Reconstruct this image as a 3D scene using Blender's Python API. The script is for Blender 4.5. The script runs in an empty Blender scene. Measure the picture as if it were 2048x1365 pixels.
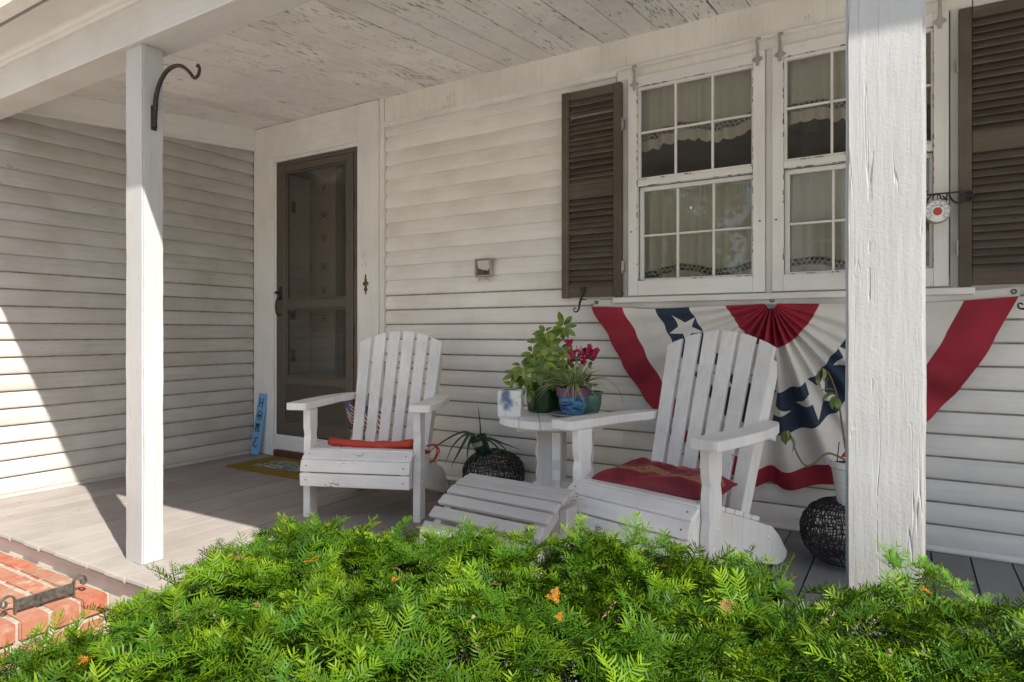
import bpy, bmesh, math, random
import numpy as np
from mathutils import Vector, Matrix, noise as mnoise
rnd = random.Random(7)
npr = np.random.RandomState(11)
R = math.radians
PI = math.pi
scene = bpy.context.scene
COL = scene.collection

SKY, SUN, EXPO = 0.085, 4.1, 1.22
# ------------------------------------------------------------------ camera, sky, sun, exposure
CAM_YAW = 31.4
cam_data = bpy.data.cameras.new('camera')
cam = bpy.data.objects.new('camera', cam_data)
COL.objects.link(cam)
cam.location = (0.0, 0.0, 0.95)
cam.rotation_euler = (R(90), 0, R(CAM_YAW))
cam_data.sensor_width = 36.0
cam_data.lens = 36.0 * 1302.0 / 2048.0
cam_data.shift_y = -0.0085
cam_data.clip_start = 0.05
cam_data.clip_end = 2000
scene.camera = cam

SUN_DIR = Vector((-1.62, 0.60, -1.62)).normalized()       # the way the light travels
sun_elev = math.asin(-SUN_DIR.z)
world = bpy.data.worlds.new('World')
scene.world = world
world.use_nodes = True
wn = world.node_tree
wn.nodes.clear()
w_out = wn.nodes.new('ShaderNodeOutputWorld')
w_bg = wn.nodes.new('ShaderNodeBackground')
w_sky = wn.nodes.new('ShaderNodeTexSky')
w_sky.sky_type = 'NISHITA'
w_sky.sun_disc = False
w_sky.sun_elevation = sun_elev
w_sky.sun_rotation = math.atan2(-SUN_DIR.x, -SUN_DIR.y)
w_sky.air_density = 1.0
w_sky.dust_density = 1.6
w_bg.inputs['Strength'].default_value = SKY
wn.links.new(w_sky.outputs[0], w_bg.inputs[0])
wn.links.new(w_bg.outputs[0], w_out.inputs[0])

sd = bpy.data.lights.new('sun', 'SUN')
sd.energy = SUN
sd.angle = R(0.53)
sd.color = (1.0, 0.95, 0.875)
sun = bpy.data.objects.new('sun', sd)
COL.objects.link(sun)
sun.location = (6, -3, 8)
sun.rotation_euler = SUN_DIR.to_track_quat('-Z', 'Y').to_euler()

scene.view_settings.view_transform = 'Standard'
scene.view_settings.look = 'None'
scene.view_settings.gamma = 1.0
scene.view_settings.use_curve_mapping = False
scene.view_settings.exposure = EXPO
try:
    scene.cycles.max_bounces = 14
    scene.cycles.diffuse_bounces = 7
    scene.cycles.transparent_max_bounces = 12
    scene.cycles.use_denoising = True
    scene.cycles.sample_clamp_indirect = 6.0
except Exception:
    pass

# ------------------------------------------------------------------ materials
class NT:
    def __init__(s, name):
        s.m = bpy.data.materials.new(name)
        s.m.use_nodes = True
        s.t = s.m.node_tree
        s.t.nodes.clear()
        s.out = s.t.nodes.new('ShaderNodeOutputMaterial')
        s._co = None
    def n(s, typ, props=None, **inp):
        nd = s.t.nodes.new('ShaderNode' + typ)
        for k, v in (props or {}).items():
            setattr(nd, k, v)
        for k, v in inp.items():
            s.set(nd, k, v)
        return nd
    def set(s, nd, k, v):
        key = int(k[1:]) if (k[0] == 'i' and k[1:].isdigit()) else k.replace('_', ' ')
        sk = nd.inputs[key]
        if hasattr(v, 'bl_idname') and hasattr(v, 'outputs'):
            v = v.outputs[0]
        if isinstance(v, bpy.types.NodeSocket):
            s.t.links.new(v, sk)
        else:
            if sk.type == 'RGBA' and len(v) == 3:
                v = (*v, 1)
            sk.default_value = v
    def co(s, scale=(1, 1, 1), rand=True):
        if s._co is None:
            tc = s.n('TexCoord')
            if rand:
                oi = s.n('ObjectInfo')
                r = s.n('Math', {'operation': 'MULTIPLY'}, i0=oi.outputs['Random'], i1=37.0)
                s._co = s.n('VectorMath', {'operation': 'ADD'}, i0=tc.outputs['Object'], i1=r)
            else:
                s._co = tc.outputs['Object']
        return s.n('Mapping', Vector=s._co, Scale=scale)
    def noise(s, scale, mul=(1, 1, 1), detail=3.0, rough=0.55, dist=0.0):
        return s.n('TexNoise', Vector=s.co(mul), Scale=scale, Detail=detail, Roughness=rough, Distortion=dist).outputs[0]
    def ramp(s, v, lo, hi, a=0.0, b=1.0):
        return s.n('MapRange', Value=v, From_Min=lo, From_Max=hi, To_Min=a, To_Max=b).outputs[0]
    def mix(s, f, a, b, mode='MIX'):
        nd = s.n('Mix', {'data_type': 'RGBA', 'blend_type': mode})
        for i, v in ((0, f), (6, a), (7, b)):
            if hasattr(v, 'bl_idname') and hasattr(v, 'outputs'):
                v = v.outputs[0]
            if isinstance(v, bpy.types.NodeSocket):
                s.t.links.new(v, nd.inputs[i])
            elif i == 0:
                nd.inputs[0].default_value = v
            else:
                nd.inputs[i].default_value = (*v, 1) if len(v) == 3 else v
        return nd.outputs[2]
    def math(s, op, a, b=0.0):
        return s.n('Math', {'operation': op}, i0=a, i1=b).outputs[0]
    def bump(s, h, strength=0.3, dist=0.002, normal=None):
        nd = s.n('Bump', Height=h, Strength=strength, Distance=dist)
        if normal is not None:
            s.t.links.new(normal, nd.inputs['Normal'])
        return nd.outputs[0]
    def bsdf(s, col, rough=0.5, normal=None, spec=0.5, metal=0.0, **kw):
        b = s.n('BsdfPrincipled', Base_Color=col, Roughness=rough, Metallic=metal)
        b.inputs['Specular IOR Level'].default_value = spec
        if normal is not None:
            s.t.links.new(normal, b.inputs['Normal'])
        for k, v in kw.items():
            s.set(b, k, v)
        return b
    def done(s, sh):
        s.t.links.new(sh.outputs[0] if hasattr(sh, 'outputs') else sh, s.out.inputs[0])
        return s.m
    def randcol(s, col, amt):
        oi = s.n('ObjectInfo')
        f = s.ramp(oi.outputs['Random'], 0, 1, 1 - amt, 1 + amt)
        c = s.n('VectorMath', {'operation': 'SCALE'}, i0=col)
        s.t.links.new(f, c.inputs['Scale'])
        return c.outputs[0]

def grainmul(axis, k=0.06):
    return tuple(k if a == axis else 1.0 for a in 'XYZ')

def paint(name, col, axis='X', dirt=(0.32, 0.27, 0.2), dirt_amt=0.35, peel=0.0, under=(0.2, 0.17, 0.14), rough=0.5,
          bump=0.25, var=0.04, bdist=0.0015, peelscale=9.0, lumps=0.0, speck=0.15, crackle=0.0):
    t = NT(name)
    g = grainmul(axis)
    c = t.randcol(col, var)
    big = t.noise(2.3, detail=4, rough=0.6)
    c = t.mix(t.math('MULTIPLY', t.ramp(big, 0.42, 0.78), dirt_amt), c, dirt)
    streak = t.noise(55, g, detail=4, rough=0.65)
    c = t.mix(t.math('MULTIPLY', t.ramp(streak, 0.5, 0.8), dirt_amt * 0.7), c, dirt)
    fine = t.noise(190, detail=2)
    c = t.mix(t.math('MULTIPLY', t.ramp(fine, 0.62, 0.75), speck), c, dirt)
    h = t.math('ADD', t.math('MULTIPLY', streak, 0.7), t.math('MULTIPLY', fine, 0.25))
    if lumps:
        lump = t.noise(13, tuple(0.45 if a == axis else 1.0 for a in 'XYZ'), detail=4, rough=0.55)
        h = t.math('ADD', h, t.math('MULTIPLY', lump, lumps))
        crack = t.noise(26, grainmul(axis, 0.04), detail=2, rough=0.5)
        ck = t.math('ABSOLUTE', t.math('SUBTRACT', crack, 0.5))
        ckm = t.noise(11, detail=3)
        ckf = t.math('MULTIPLY', t.ramp(ck, 0.0, 0.008, 1, 0), t.ramp(ckm, 0.47, 0.56))
        h = t.math('SUBTRACT', h, t.math('MULTIPLY', ckf, 0.85 * lumps))
        c = t.mix(t.math('MULTIPLY', ckf, 0.55), c, under)
    if crackle:
        # flaked grain: many short flecks gathered in patches, stretched along the board
        fl = t.noise(64, tuple(0.13 if a == axis else 1.0 for a in 'XYZ'), detail=5, rough=0.7)
        zone = t.noise(2.6, tuple(0.45 if a == axis else 1.0 for a in 'XYZ'), detail=3, rough=0.6)
        zz = t.ramp(zone, 0.34, 0.64, 0.0, 0.16 * crackle)
        ff = t.ramp(t.math('ADD', fl, zz), 0.655, 0.70)
        c = t.mix(t.math('MULTIPLY', ff, 0.85), c, under)
        h = t.math('SUBTRACT', h, ff)
    elif peel:
        p1 = t.noise(peelscale, tuple(0.3 if a == axis else 1.0 for a in 'XYZ'), detail=7, rough=0.72)
        p2 = t.noise(130, tuple(0.22 if a == axis else 1.0 for a in 'XYZ'), detail=3, rough=0.6)
        pm = t.math('ADD', t.math('MULTIPLY', p1, 0.7), t.math('MULTIPLY', p2, 0.3))
        th = 0.66 - 0.13 * peel
        pf = t.ramp(pm, th, th + 0.012)
        c = t.mix(pf, c, t.mix(streak, under, tuple(min(1, u * 2.0) for u in under)))
        h = t.math('SUBTRACT', h, t.math('MULTIPLY', pf, 0.9))
    return t.done(t.bsdf(c, rough, t.bump(h, bump, bdist), 0.35))

def plain(name, col, rough=0.5, metal=0.0, spec=0.5, var=0.0, nz=0.25, nscale=30, bump=0.15, bdist=0.001, **kw):
    t = NT(name)
    n = t.noise(nscale, detail=4)
    c = t.mix(t.ramp(n, 0.3, 0.75), tuple(x * (1 - nz) for x in col), tuple(min(1, x * (1 + nz * .6)) for x in col))
    if var:
        c = t.randcol(c, var)
    return t.done(t.bsdf(c, rough, t.bump(n, bump, bdist), spec, metal, **kw))

def glassmat(name, tint=(0.86, 0.88, 0.86), refl=1.0, dust=0.06):
    t = NT(name)
    tr = t.n('BsdfTransparent', Color=tint)
    wob = t.noise(2.2, detail=1)
    gl = t.n('BsdfGlossy', Color=(1, 1, 1), Roughness=0.015)
    t.t.links.new(t.bump(wob, 0.12, 0.02), gl.inputs['Normal'])
    lw = t.n('LayerWeight', Blend=0.5)
    f5 = t.math('POWER', lw.outputs['Facing'], 4.0)
    f2 = t.math('MINIMUM', t.math('MULTIPLY', t.math('ADD', 0.045, t.math('MULTIPLY', f5, 0.9)), 1.8 * refl), 1.0)
    m1 = t.n('MixShader', i0=f2, i1=tr, i2=gl)
    df = t.n('BsdfDiffuse', Color=(0.6, 0.58, 0.52))
    dn = t.noise(14, detail=5, rough=0.7)
    m2 = t.n('MixShader', i0=t.ramp(dn, 0.35, 0.75, dust * 0.3, dust * 1.7), i1=m1, i2=df)
    return t.done(m2)

M = {}
WHITE = (0.72, 0.70, 0.655)
M['siding'] = paint('white_siding', (0.81, 0.79, 0.745), 'X', dirt=(0.44, 0.39, 0.32), dirt_amt=0.42, bump=0.3, rough=0.45, var=0.05, speck=0.1)
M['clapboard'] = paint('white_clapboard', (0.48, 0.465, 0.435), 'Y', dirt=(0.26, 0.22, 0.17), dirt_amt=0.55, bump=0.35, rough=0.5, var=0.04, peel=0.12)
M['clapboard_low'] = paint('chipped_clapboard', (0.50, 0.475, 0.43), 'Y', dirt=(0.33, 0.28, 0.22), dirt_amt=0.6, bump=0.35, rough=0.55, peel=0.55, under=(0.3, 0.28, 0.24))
M['grime_dark'] = plain('bare_grey_wood', (0.24, 0.21, 0.175), 0.9)
M['grime'] = plain('grime_under_laps', (0.36, 0.315, 0.255), 0.9, nz=0.4, nscale=20)  # darker tone that paints in the shade line under each siding lap
M['hanger'] = paint('worn_hanger_paint', (0.42, 0.40, 0.36), 'Z', dirt=(0.14, 0.11, 0.09), dirt_amt=0.7, bump=0.6, peel=0.5, under=(0.10, 0.08, 0.07), peelscale=40)
M['trimX'] = paint('white_trim_paint', (0.79, 0.78, 0.75), 'X', dirt_amt=0.3, bump=0.5, peel=0.22, under=(0.33, 0.3, 0.25), var=0.02)
M['trimY'] = paint('white_trim_paint_depth', (0.79, 0.78, 0.75), 'Y', dirt_amt=0.3, bump=0.45, peel=0.22, under=(0.33, 0.3, 0.25), var=0.02)
M['trimZ'] = paint('white_trim_paint_upright', (0.79, 0.78, 0.75), 'Z', dirt_amt=0.28, bump=0.45, peel=0.18, under=(0.33, 0.3, 0.25), var=0.02)
M['frieze'] = paint('crackled_frieze_paint', (0.80, 0.775, 0.72), 'Z', dirt_amt=0.3, bump=0.6, peel=0.42, under=(0.4, 0.36, 0.3), peelscale=5)
M['ceiling'] = paint('peeling_ceiling_paint', (0.84, 0.83, 0.80), 'Y', dirt=(0.42, 0.38, 0.33), dirt_amt=0.4, bump=0.5, peel=0.62, under=(0.25, 0.23, 0.205), var=0.05, crackle=0.78)
M['ceiling_clean'] = paint('ceiling_paint', (0.84, 0.83, 0.80), 'Y', dirt=(0.42, 0.38, 0.33), dirt_amt=0.35, bump=0.5, peel=0.3, under=(0.24, 0.21, 0.18), var=0.05, crackle=0.45)
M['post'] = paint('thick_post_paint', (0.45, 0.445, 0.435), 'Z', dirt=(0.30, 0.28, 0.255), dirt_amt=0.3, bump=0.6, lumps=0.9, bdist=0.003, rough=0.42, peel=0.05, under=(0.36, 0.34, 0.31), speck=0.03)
M['chair'] = paint('white_chair_paint', (0.82, 0.815, 0.80), 'Z', dirt=(0.38, 0.35, 0.31), dirt_amt=0.42, bump=0.3, peel=0.06, under=(0.22, 0.12, 0.06), rough=0.42, var=0.03)
M['chairX'] = paint('white_slat_paint', (0.81, 0.805, 0.79), 'X', dirt=(0.4, 0.37, 0.33), dirt_amt=0.45, bump=0.35, peel=0.26, under=(0.26, 0.16, 0.09), rough=0.42, var=0.03)
M['chairworn'] = paint('chipped_slat_paint', (0.80, 0.79, 0.77), 'X', dirt=(0.4, 0.35, 0.3), dirt_amt=0.4, bump=0.4, peel=0.42, under=(0.22, 0.12, 0.06), rough=0.48, var=0.03)
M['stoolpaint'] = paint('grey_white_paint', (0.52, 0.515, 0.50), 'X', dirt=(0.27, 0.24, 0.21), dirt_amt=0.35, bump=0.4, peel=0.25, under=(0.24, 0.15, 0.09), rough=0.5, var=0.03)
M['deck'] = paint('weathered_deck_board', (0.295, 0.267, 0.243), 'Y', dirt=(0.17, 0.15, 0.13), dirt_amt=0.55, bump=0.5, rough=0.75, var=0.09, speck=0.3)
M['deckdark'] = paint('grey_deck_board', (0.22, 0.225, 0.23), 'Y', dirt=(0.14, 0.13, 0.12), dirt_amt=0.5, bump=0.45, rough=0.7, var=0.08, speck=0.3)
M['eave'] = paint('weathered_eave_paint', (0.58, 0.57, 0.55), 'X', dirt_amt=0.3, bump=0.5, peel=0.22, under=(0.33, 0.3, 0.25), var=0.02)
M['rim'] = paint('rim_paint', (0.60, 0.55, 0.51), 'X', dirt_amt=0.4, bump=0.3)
M['shutter'] = paint('weathered_brown_paint', (0.090, 0.068, 0.050), 'Z', dirt=(0.20, 0.175, 0.145), dirt_amt=0.6, bump=0.7, rough=0.75, var=0.1, speck=0.5)
M['shutterX'] = paint('weathered_brown_slat', (0.090, 0.068, 0.050), 'X', dirt=(0.18, 0.157, 0.13), dirt_amt=0.6, bump=0.6, rough=0.75, var=0.14, speck=0.5)
M['bronze'] = plain('bronze_aluminium', (0.118, 0.10, 0.08), 0.42, 0.25, nz=0.12, bump=0.05)
M['kick'] = plain('bronze_screen', (0.085, 0.07, 0.05), 0.6, 0.1, nz=0.35, nscale=500, bump=0.3)
M['black'] = plain('black_hardware', (0.02, 0.02, 0.022), 0.4)
M['iron'] = plain('rusty_iron', (0.055, 0.035, 0.028), 0.65, 0.4, nz=0.5, nscale=120, bump=0.5)
M['iron_grey'] = plain('weathered_iron', (0.16, 0.135, 0.105), 0.55, 0.6, nz=0.45, nscale=90, bump=0.4)
M['iron_dark'] = plain('dark_worn_iron', (0.13, 0.12, 0.105), 0.5, 0.5, nz=0.6, nscale=60, bump=0.4)
M['brass'] = plain('old_brass', (0.20, 0.13, 0.05), 0.38, 0.85, nz=0.45, nscale=80)
M['steel'] = plain('zinc_hinge', (0.42, 0.40, 0.37), 0.45, 0.6, nz=0.3)
M['glass'] = glassmat('window_glass', tint=(0.76, 0.77, 0.74), dust=0.06)
M['doorglass'] = glassmat('door_glass', tint=(0.58, 0.565, 0.53), refl=0.9, dust=0.03)
M['curtain'] = None
M['mortar'] = plain('mortar', (0.36, 0.32, 0.25), 0.9, nz=0.3, nscale=40, bump=0.6, bdist=0.003)
M['wicker'] = plain('black_wicker', (0.018, 0.018, 0.02), 0.38, nz=0.2)
M['soil'] = plain('potting_soil', (0.05, 0.035, 0.025), 0.95, nz=0.5, nscale=120, bump=0.8)
M['dark'] = plain('dark_void', (0.03, 0.028, 0.025), 0.9)
M['room'] = plain('dim_room_paint', (0.40, 0.37, 0.32), 0.9, nz=0.1)
M['glaze'] = plain('green_glaze', (0.022, 0.055, 0.012), 0.12, nz=0.3, nscale=9, bump=0.03)
M['teal'] = plain('teal_glaze', (0.09, 0.19, 0.15), 0.3, nz=0.25, nscale=12, bump=0.05)
M['china'] = plain('grey_china', (0.42, 0.42, 0.40), 0.25, nz=0.15, nscale=12, bump=0.02)
M['whitepot'] = plain('white_plastic', (0.72, 0.72, 0.70), 0.35, nz=0.06)
M['nursery'] = plain('dark_green_plastic', (0.02, 0.05, 0.03), 0.35)
M['stem'] = plain('green_stem', (0.10, 0.16, 0.035), 0.6)
M['stembrown'] = plain('brown_stem', (0.20, 0.13, 0.06), 0.7)
M['yewwood'] = plain('yew_bark', (0.27, 0.18, 0.115), 0.85, nz=0.45, nscale=90, bump=0.6)
M['purple'] = plain('purple_rim', (0.17, 0.075, 0.15), 0.45, nz=0.2, nscale=20)
M['redcloth'] = plain('red_cotton', (0.50, 0.055, 0.03), 0.75, nz=0.18, nscale=14, bump=0.25, bdist=0.004)
M['velvet'] = plain('burgundy_velvet', (0.19, 0.006, 0.016), 0.55, nz=0.5, nscale=12, bump=0.5, bdist=0.006, Sheen_Weight=0.3, Sheen_Tint=(0.8, 0.1, 0.25))
M['bunt_red'] = plain('red_bunting', (0.34, 0.018, 0.038), 0.8, nz=0.3, nscale=5, bump=0.3, bdist=0.004)
M['bunt_white'] = plain('white_bunting', (0.70, 0.67, 0.62), 0.85, nz=0.1, nscale=5, bump=0.3, bdist=0.004)
M['bunt_blue'] = plain('navy_bunting', (0.022, 0.040, 0.075), 0.8, nz=0.25, nscale=7, bump=0.3, bdist=0.004)
M['flagblue'] = plain('flag_blue', (0.04, 0.08, 0.25), 0.7)
M['signblue'] = paint('blue_sign_paint', (0.19, 0.40, 0.62), 'Z', dirt=(0.12, 0.22, 0.34), dirt_amt=0.4, bump=0.3)
M['ink'] = plain('dark_navy_ink', (0.012, 0.02, 0.045), 0.6)
M['inkgreen'] = plain('green_ink', (0.01, 0.07, 0.035), 0.6, nz=0.5, nscale=200)
M['dialred'] = plain('dial_red', (0.55, 0.03, 0.03), 0.3)
M['dialwhite'] = plain('dial_white', (0.78, 0.78, 0.76), 0.3, nz=0.06)
M['dialrim'] = plain('dial_rim', (0.40, 0.36, 0.27), 0.4, 0.3, nz=0.2)
M['threshold'] = plain('red_brown_sill', (0.12, 0.04, 0.025), 0.7, nz=0.4)
M['pink'] = plain('magenta_petals', (0.46, 0.012, 0.075), 0.6, nz=0.35, nscale=60, var=0.25)
M['web'] = plain('web_silk', (0.8, 0.8, 0.8), 0.5)
M['roofing'] = plain('grey_shingles', (0.10, 0.10, 0.10), 0.9, nz=0.4)
M['farwall'] = plain('far_white_siding', (0.74, 0.74, 0.73), 0.6, nz=0.06)
M['farglass'] = plain('far_window_glass', (0.04, 0.05, 0.06), 0.08)

def mk_curtain():
    t = NT('ivory_curtain')
    n = t.noise(420, detail=2)
    c = t.mix(n, (0.64, 0.60, 0.51), (0.74, 0.70, 0.61))
    d = t.n('BsdfDiffuse', Color=c)
    tr = t.n('BsdfTranslucent', Color=c)
    return t.done(t.n('MixShader', i0=0.25, i1=d, i2=tr))
M['curtain'] = mk_curtain()

def leafmat(name, c1, c2, rough=0.35, trans=0.3, nscale=25, attr=None, spec=0.5):
    t = NT(name)
    n = t.noise(nscale, detail=3)
    c = t.mix(t.ramp(n, 0.35, 0.65), c1, c2)
    if attr:
        a = t.n('Attribute', {'attribute_name': attr})
        c = t.mix(1.0, c, a.outputs['Color'], 'MULTIPLY')
    else:
        c = t.randcol(c, 0.22)
    b = t.bsdf(c, rough, None, spec)
    tl = t.n('BsdfTranslucent', Color=c)
    return t.done(t.n('MixShader', i0=trans, i1=b, i2=tl))
M['leaf_scheff'] = leafmat('variegated_leaf', (0.055, 0.14, 0.016), (0.30, 0.36, 0.04), 0.28, 0.2, 16)
M['leaf_dark'] = leafmat('green_leaf', (0.035, 0.09, 0.015), (0.07, 0.15, 0.03), 0.3, 0.2, 20)
M['leaf_spider'] = leafmat('spider_leaf_green', (0.10, 0.19, 0.04), (0.17, 0.27, 0.07), 0.35, 0.25, 20)
M['leaf_cream'] = leafmat('spider_leaf_margin', (0.48, 0.52, 0.27), (0.58, 0.60, 0.36), 0.4, 0.25, 20)
M['leaf_aloe'] = leafmat('aloe_leaf', (0.03, 0.075, 0.018), (0.05, 0.11, 0.03), 0.35, 0.08, 20)
M['leaf_pale'] = leafmat('pale_fuzzy_leaf', (0.19, 0.27, 0.07), (0.28, 0.35, 0.12), 0.7, 0.25, 30)

def mk_yew():
    t = NT('yew_needles')
    a = t.n('Attribute', {'attribute_name': 'tone'})
    b = t.bsdf(a.outputs['Color'], 0.45, None, 0.14)
    tl = t.n('BsdfTranslucent', Color=t.mix(1.0, a.outputs['Color'], (1.5, 1.3, 0.5), 'MULTIPLY'))
    return t.done(t.n('MixShader', i0=0.18, i1=b, i2=tl))
M['yew'] = mk_yew()

def mk_brick():
    t = NT('old_red_brick')
    oi = t.n('ObjectInfo')
    n = t.noise(18, detail=5, rough=0.65)
    n2 = t.noise(70, detail=3)
    c = t.mix(t.ramp(oi.outputs['Random'], 0, 1), (0.33, 0.092, 0.048), (0.26, 0.12, 0.082))
    c = t.mix(t.ramp(t.math('FRACT', t.math('MULTIPLY', oi.outputs['Random'], 7.3)), 0.6, 1.0, 0, 0.6), c, (0.32, 0.20, 0.14))
    c = t.mix(t.ramp(n, 0.42, 0.70, 0, 0.8), c, (0.34, 0.20, 0.14))
    c = t.mix(t.ramp(n2, 0.6, 0.75, 0, 0.6), c, (0.16, 0.085, 0.06))
    n3 = t.noise(7, detail=6, rough=0.7)
    c = t.mix(t.ramp(n3, 0.56, 0.66, 0, 0.75), c, (0.40, 0.34, 0.27))
    return t.done(t.bsdf(c, 0.85, t.bump(t.math('ADD', n, t.math('MULTIPLY', n2, 0.4)), 0.7, 0.004), 0.2))
M['brick'] = mk_brick()

def mk_ground():
    t = NT('pale_gravel_ground')
    v = t.n('TexVoronoi', Vector=t.co(), Scale=45.0)
    n = t.noise(0.6, detail=4)
    c = t.mix(t.ramp(v.outputs['Color'], 0, 1), (0.39, 0.37, 0.335), (0.67, 0.645, 0.60))
    c = t.mix(t.ramp(n, 0.35, 0.7, 0, 0.5), c, (0.44, 0.415, 0.37))
    return t.done(t.bsdf(c, 0.95, t.bump(v.outputs['Distance'], 0.6, 0.01), 0.1))
M['ground'] = mk_ground()

def mk_mat():
    t = NT('gold_coir_mat')
    tc = t.n('TexCoord')
    xyz = t.n('SeparateXYZ', Vector=tc.outputs['Object'])
    n = t.noise(22, detail=5, rough=0.7)
    f = t.noise(260, detail=2)
    gold = t.mix(f, (0.16, 0.102, 0.018), (0.31, 0.21, 0.045))
    pic = t.mix(t.ramp(n, 0.46, 0.5), (0.05, 0.16, 0.14), (0.40, 0.36, 0.29))
    pic = t.mix(t.ramp(n, 0.56, 0.6), pic, (0.17, 0.13, 0.09))
    ax = t.math('ABSOLUTE', xyz.outputs[0]); ay = t.math('ABSOLUTE', xyz.outputs[1])
    wob = t.ramp(n, 0.3, 0.7, -0.035, 0.035)
    e = t.math('MAXIMUM', t.math('SUBTRACT', ax, 0.22), t.math('SUBTRACT', ay, 0.115))
    inside = t.ramp(t.math('ADD', e, wob), 0.0, 0.006, 1, 0)
    c = t.mix(inside, gold, pic)
    return t.done(t.bsdf(c, 0.95, t.bump(f, 0.9, 0.006), 0.1))
M['mat'] = mk_mat()

def mk_swirl():
    t = NT('swirled_blue_glaze')
    w = t.noise(9, (1, 1, 3.2), detail=4, rough=0.6, dist=2.2)
    c = t.mix(t.ramp(w, 0.38, 0.48), (0.02, 0.05, 0.16), (0.045, 0.15, 0.32))
    c = t.mix(t.ramp(w, 0.5, 0.56), c, (0.10, 0.33, 0.42))
    c = t.mix(t.ramp(w, 0.58, 0.63), c, (0.13, 0.06, 0.17))
    return t.done(t.bsdf(c, 0.25, None, 0.5))
M['swirl'] = mk_swirl()

def mk_tissue():
    t = NT('watercolour_carton')
    n = t.noise(13, detail=2, rough=0.5)
    n2 = t.noise(30, (1, 1, 0.5), detail=3, rough=0.6, dist=1.5)
    c = t.mix(t.ramp(n, 0.54, 0.62, 0, 0.85), (0.74, 0.73, 0.70), (0.22, 0.29, 0.40))
    c = t.mix(t.ramp(n, 0.64, 0.68, 0, 0.8), c, (0.08, 0.13, 0.24))
    st = t.math('ABSOLUTE', t.math('SUBTRACT', n2, 0.5))
    c = t.mix(t.ramp(st, 0.0, 0.018, 0.7, 0), c, (0.26, 0.31, 0.36))
    return t.done(t.bsdf(c, 0.6, None, 0.3))
M['tissue'] = mk_tissue()

def mk_embroid():
    t = NT('gold_embroidery')
    v = t.n('TexVoronoi', {'feature': 'DISTANCE_TO_EDGE'}, Vector=t.co(), Scale=70.0)
    n = t.noise(90, detail=3, dist=2.0)
    st = t.math('ABSOLUTE', t.math('SUBTRACT', n, 0.5))
    f = t.ramp(st, 0.035, 0.08, 1, 0)
    c = t.mix(f, (0.24, 0.035, 0.02), (0.46, 0.27, 0.10))
    return t.done(t.bsdf(c, 0.6, t.bump(f, 0.5, 0.002), 0.4))
M['gold'] = mk_embroid()

def mk_floral():
    t = NT('floral_cotton')
    n = t.noise(28, detail=3)
    c = t.mix(t.ramp(n, 0.54, 0.58), (0.66, 0.62, 0.57), (0.50, 0.07, 0.12))
    n2 = t.noise(36, (1.3, 1, 1), detail=3)
    c = t.mix(t.ramp(n2, 0.6, 0.63), c, (0.12, 0.13, 0.10))
    return t.done(t.bsdf(c, 0.85))
M['floral'] = mk_floral()

def mk_vase():
    t = NT('painted_vase_glaze')
    n = t.noise(30, detail=4)
    c = t.mix(t.ramp(n, 0.5, 0.56), (0.55, 0.47, 0.36), (0.22, 0.12, 0.07))
    n2 = t.noise(44, (1.2, 1, 1), detail=2)
    c = t.mix(t.ramp(n2, 0.6, 0.64), c, (0.12, 0.14, 0.05))
    return t.done(t.bsdf(c, 0.3))
M['vase'] = mk_vase()

def mk_wallpaper():
    t = NT('faded_wallpaper')
    n = t.noise(3, detail=4)
    c = t.mix(n, (0.40, 0.335, 0.27), (0.48, 0.40, 0.325))
    return t.done(t.bsdf(c, 0.9))
M['wallpaper'] = mk_wallpaper()
M['wainscot'] = plain('cream_wainscot', (0.54, 0.49, 0.42), 0.7, nz=0.08)
M['print'] = plain('wallpaper_print', (0.13, 0.10, 0.075), 0.9)

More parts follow.
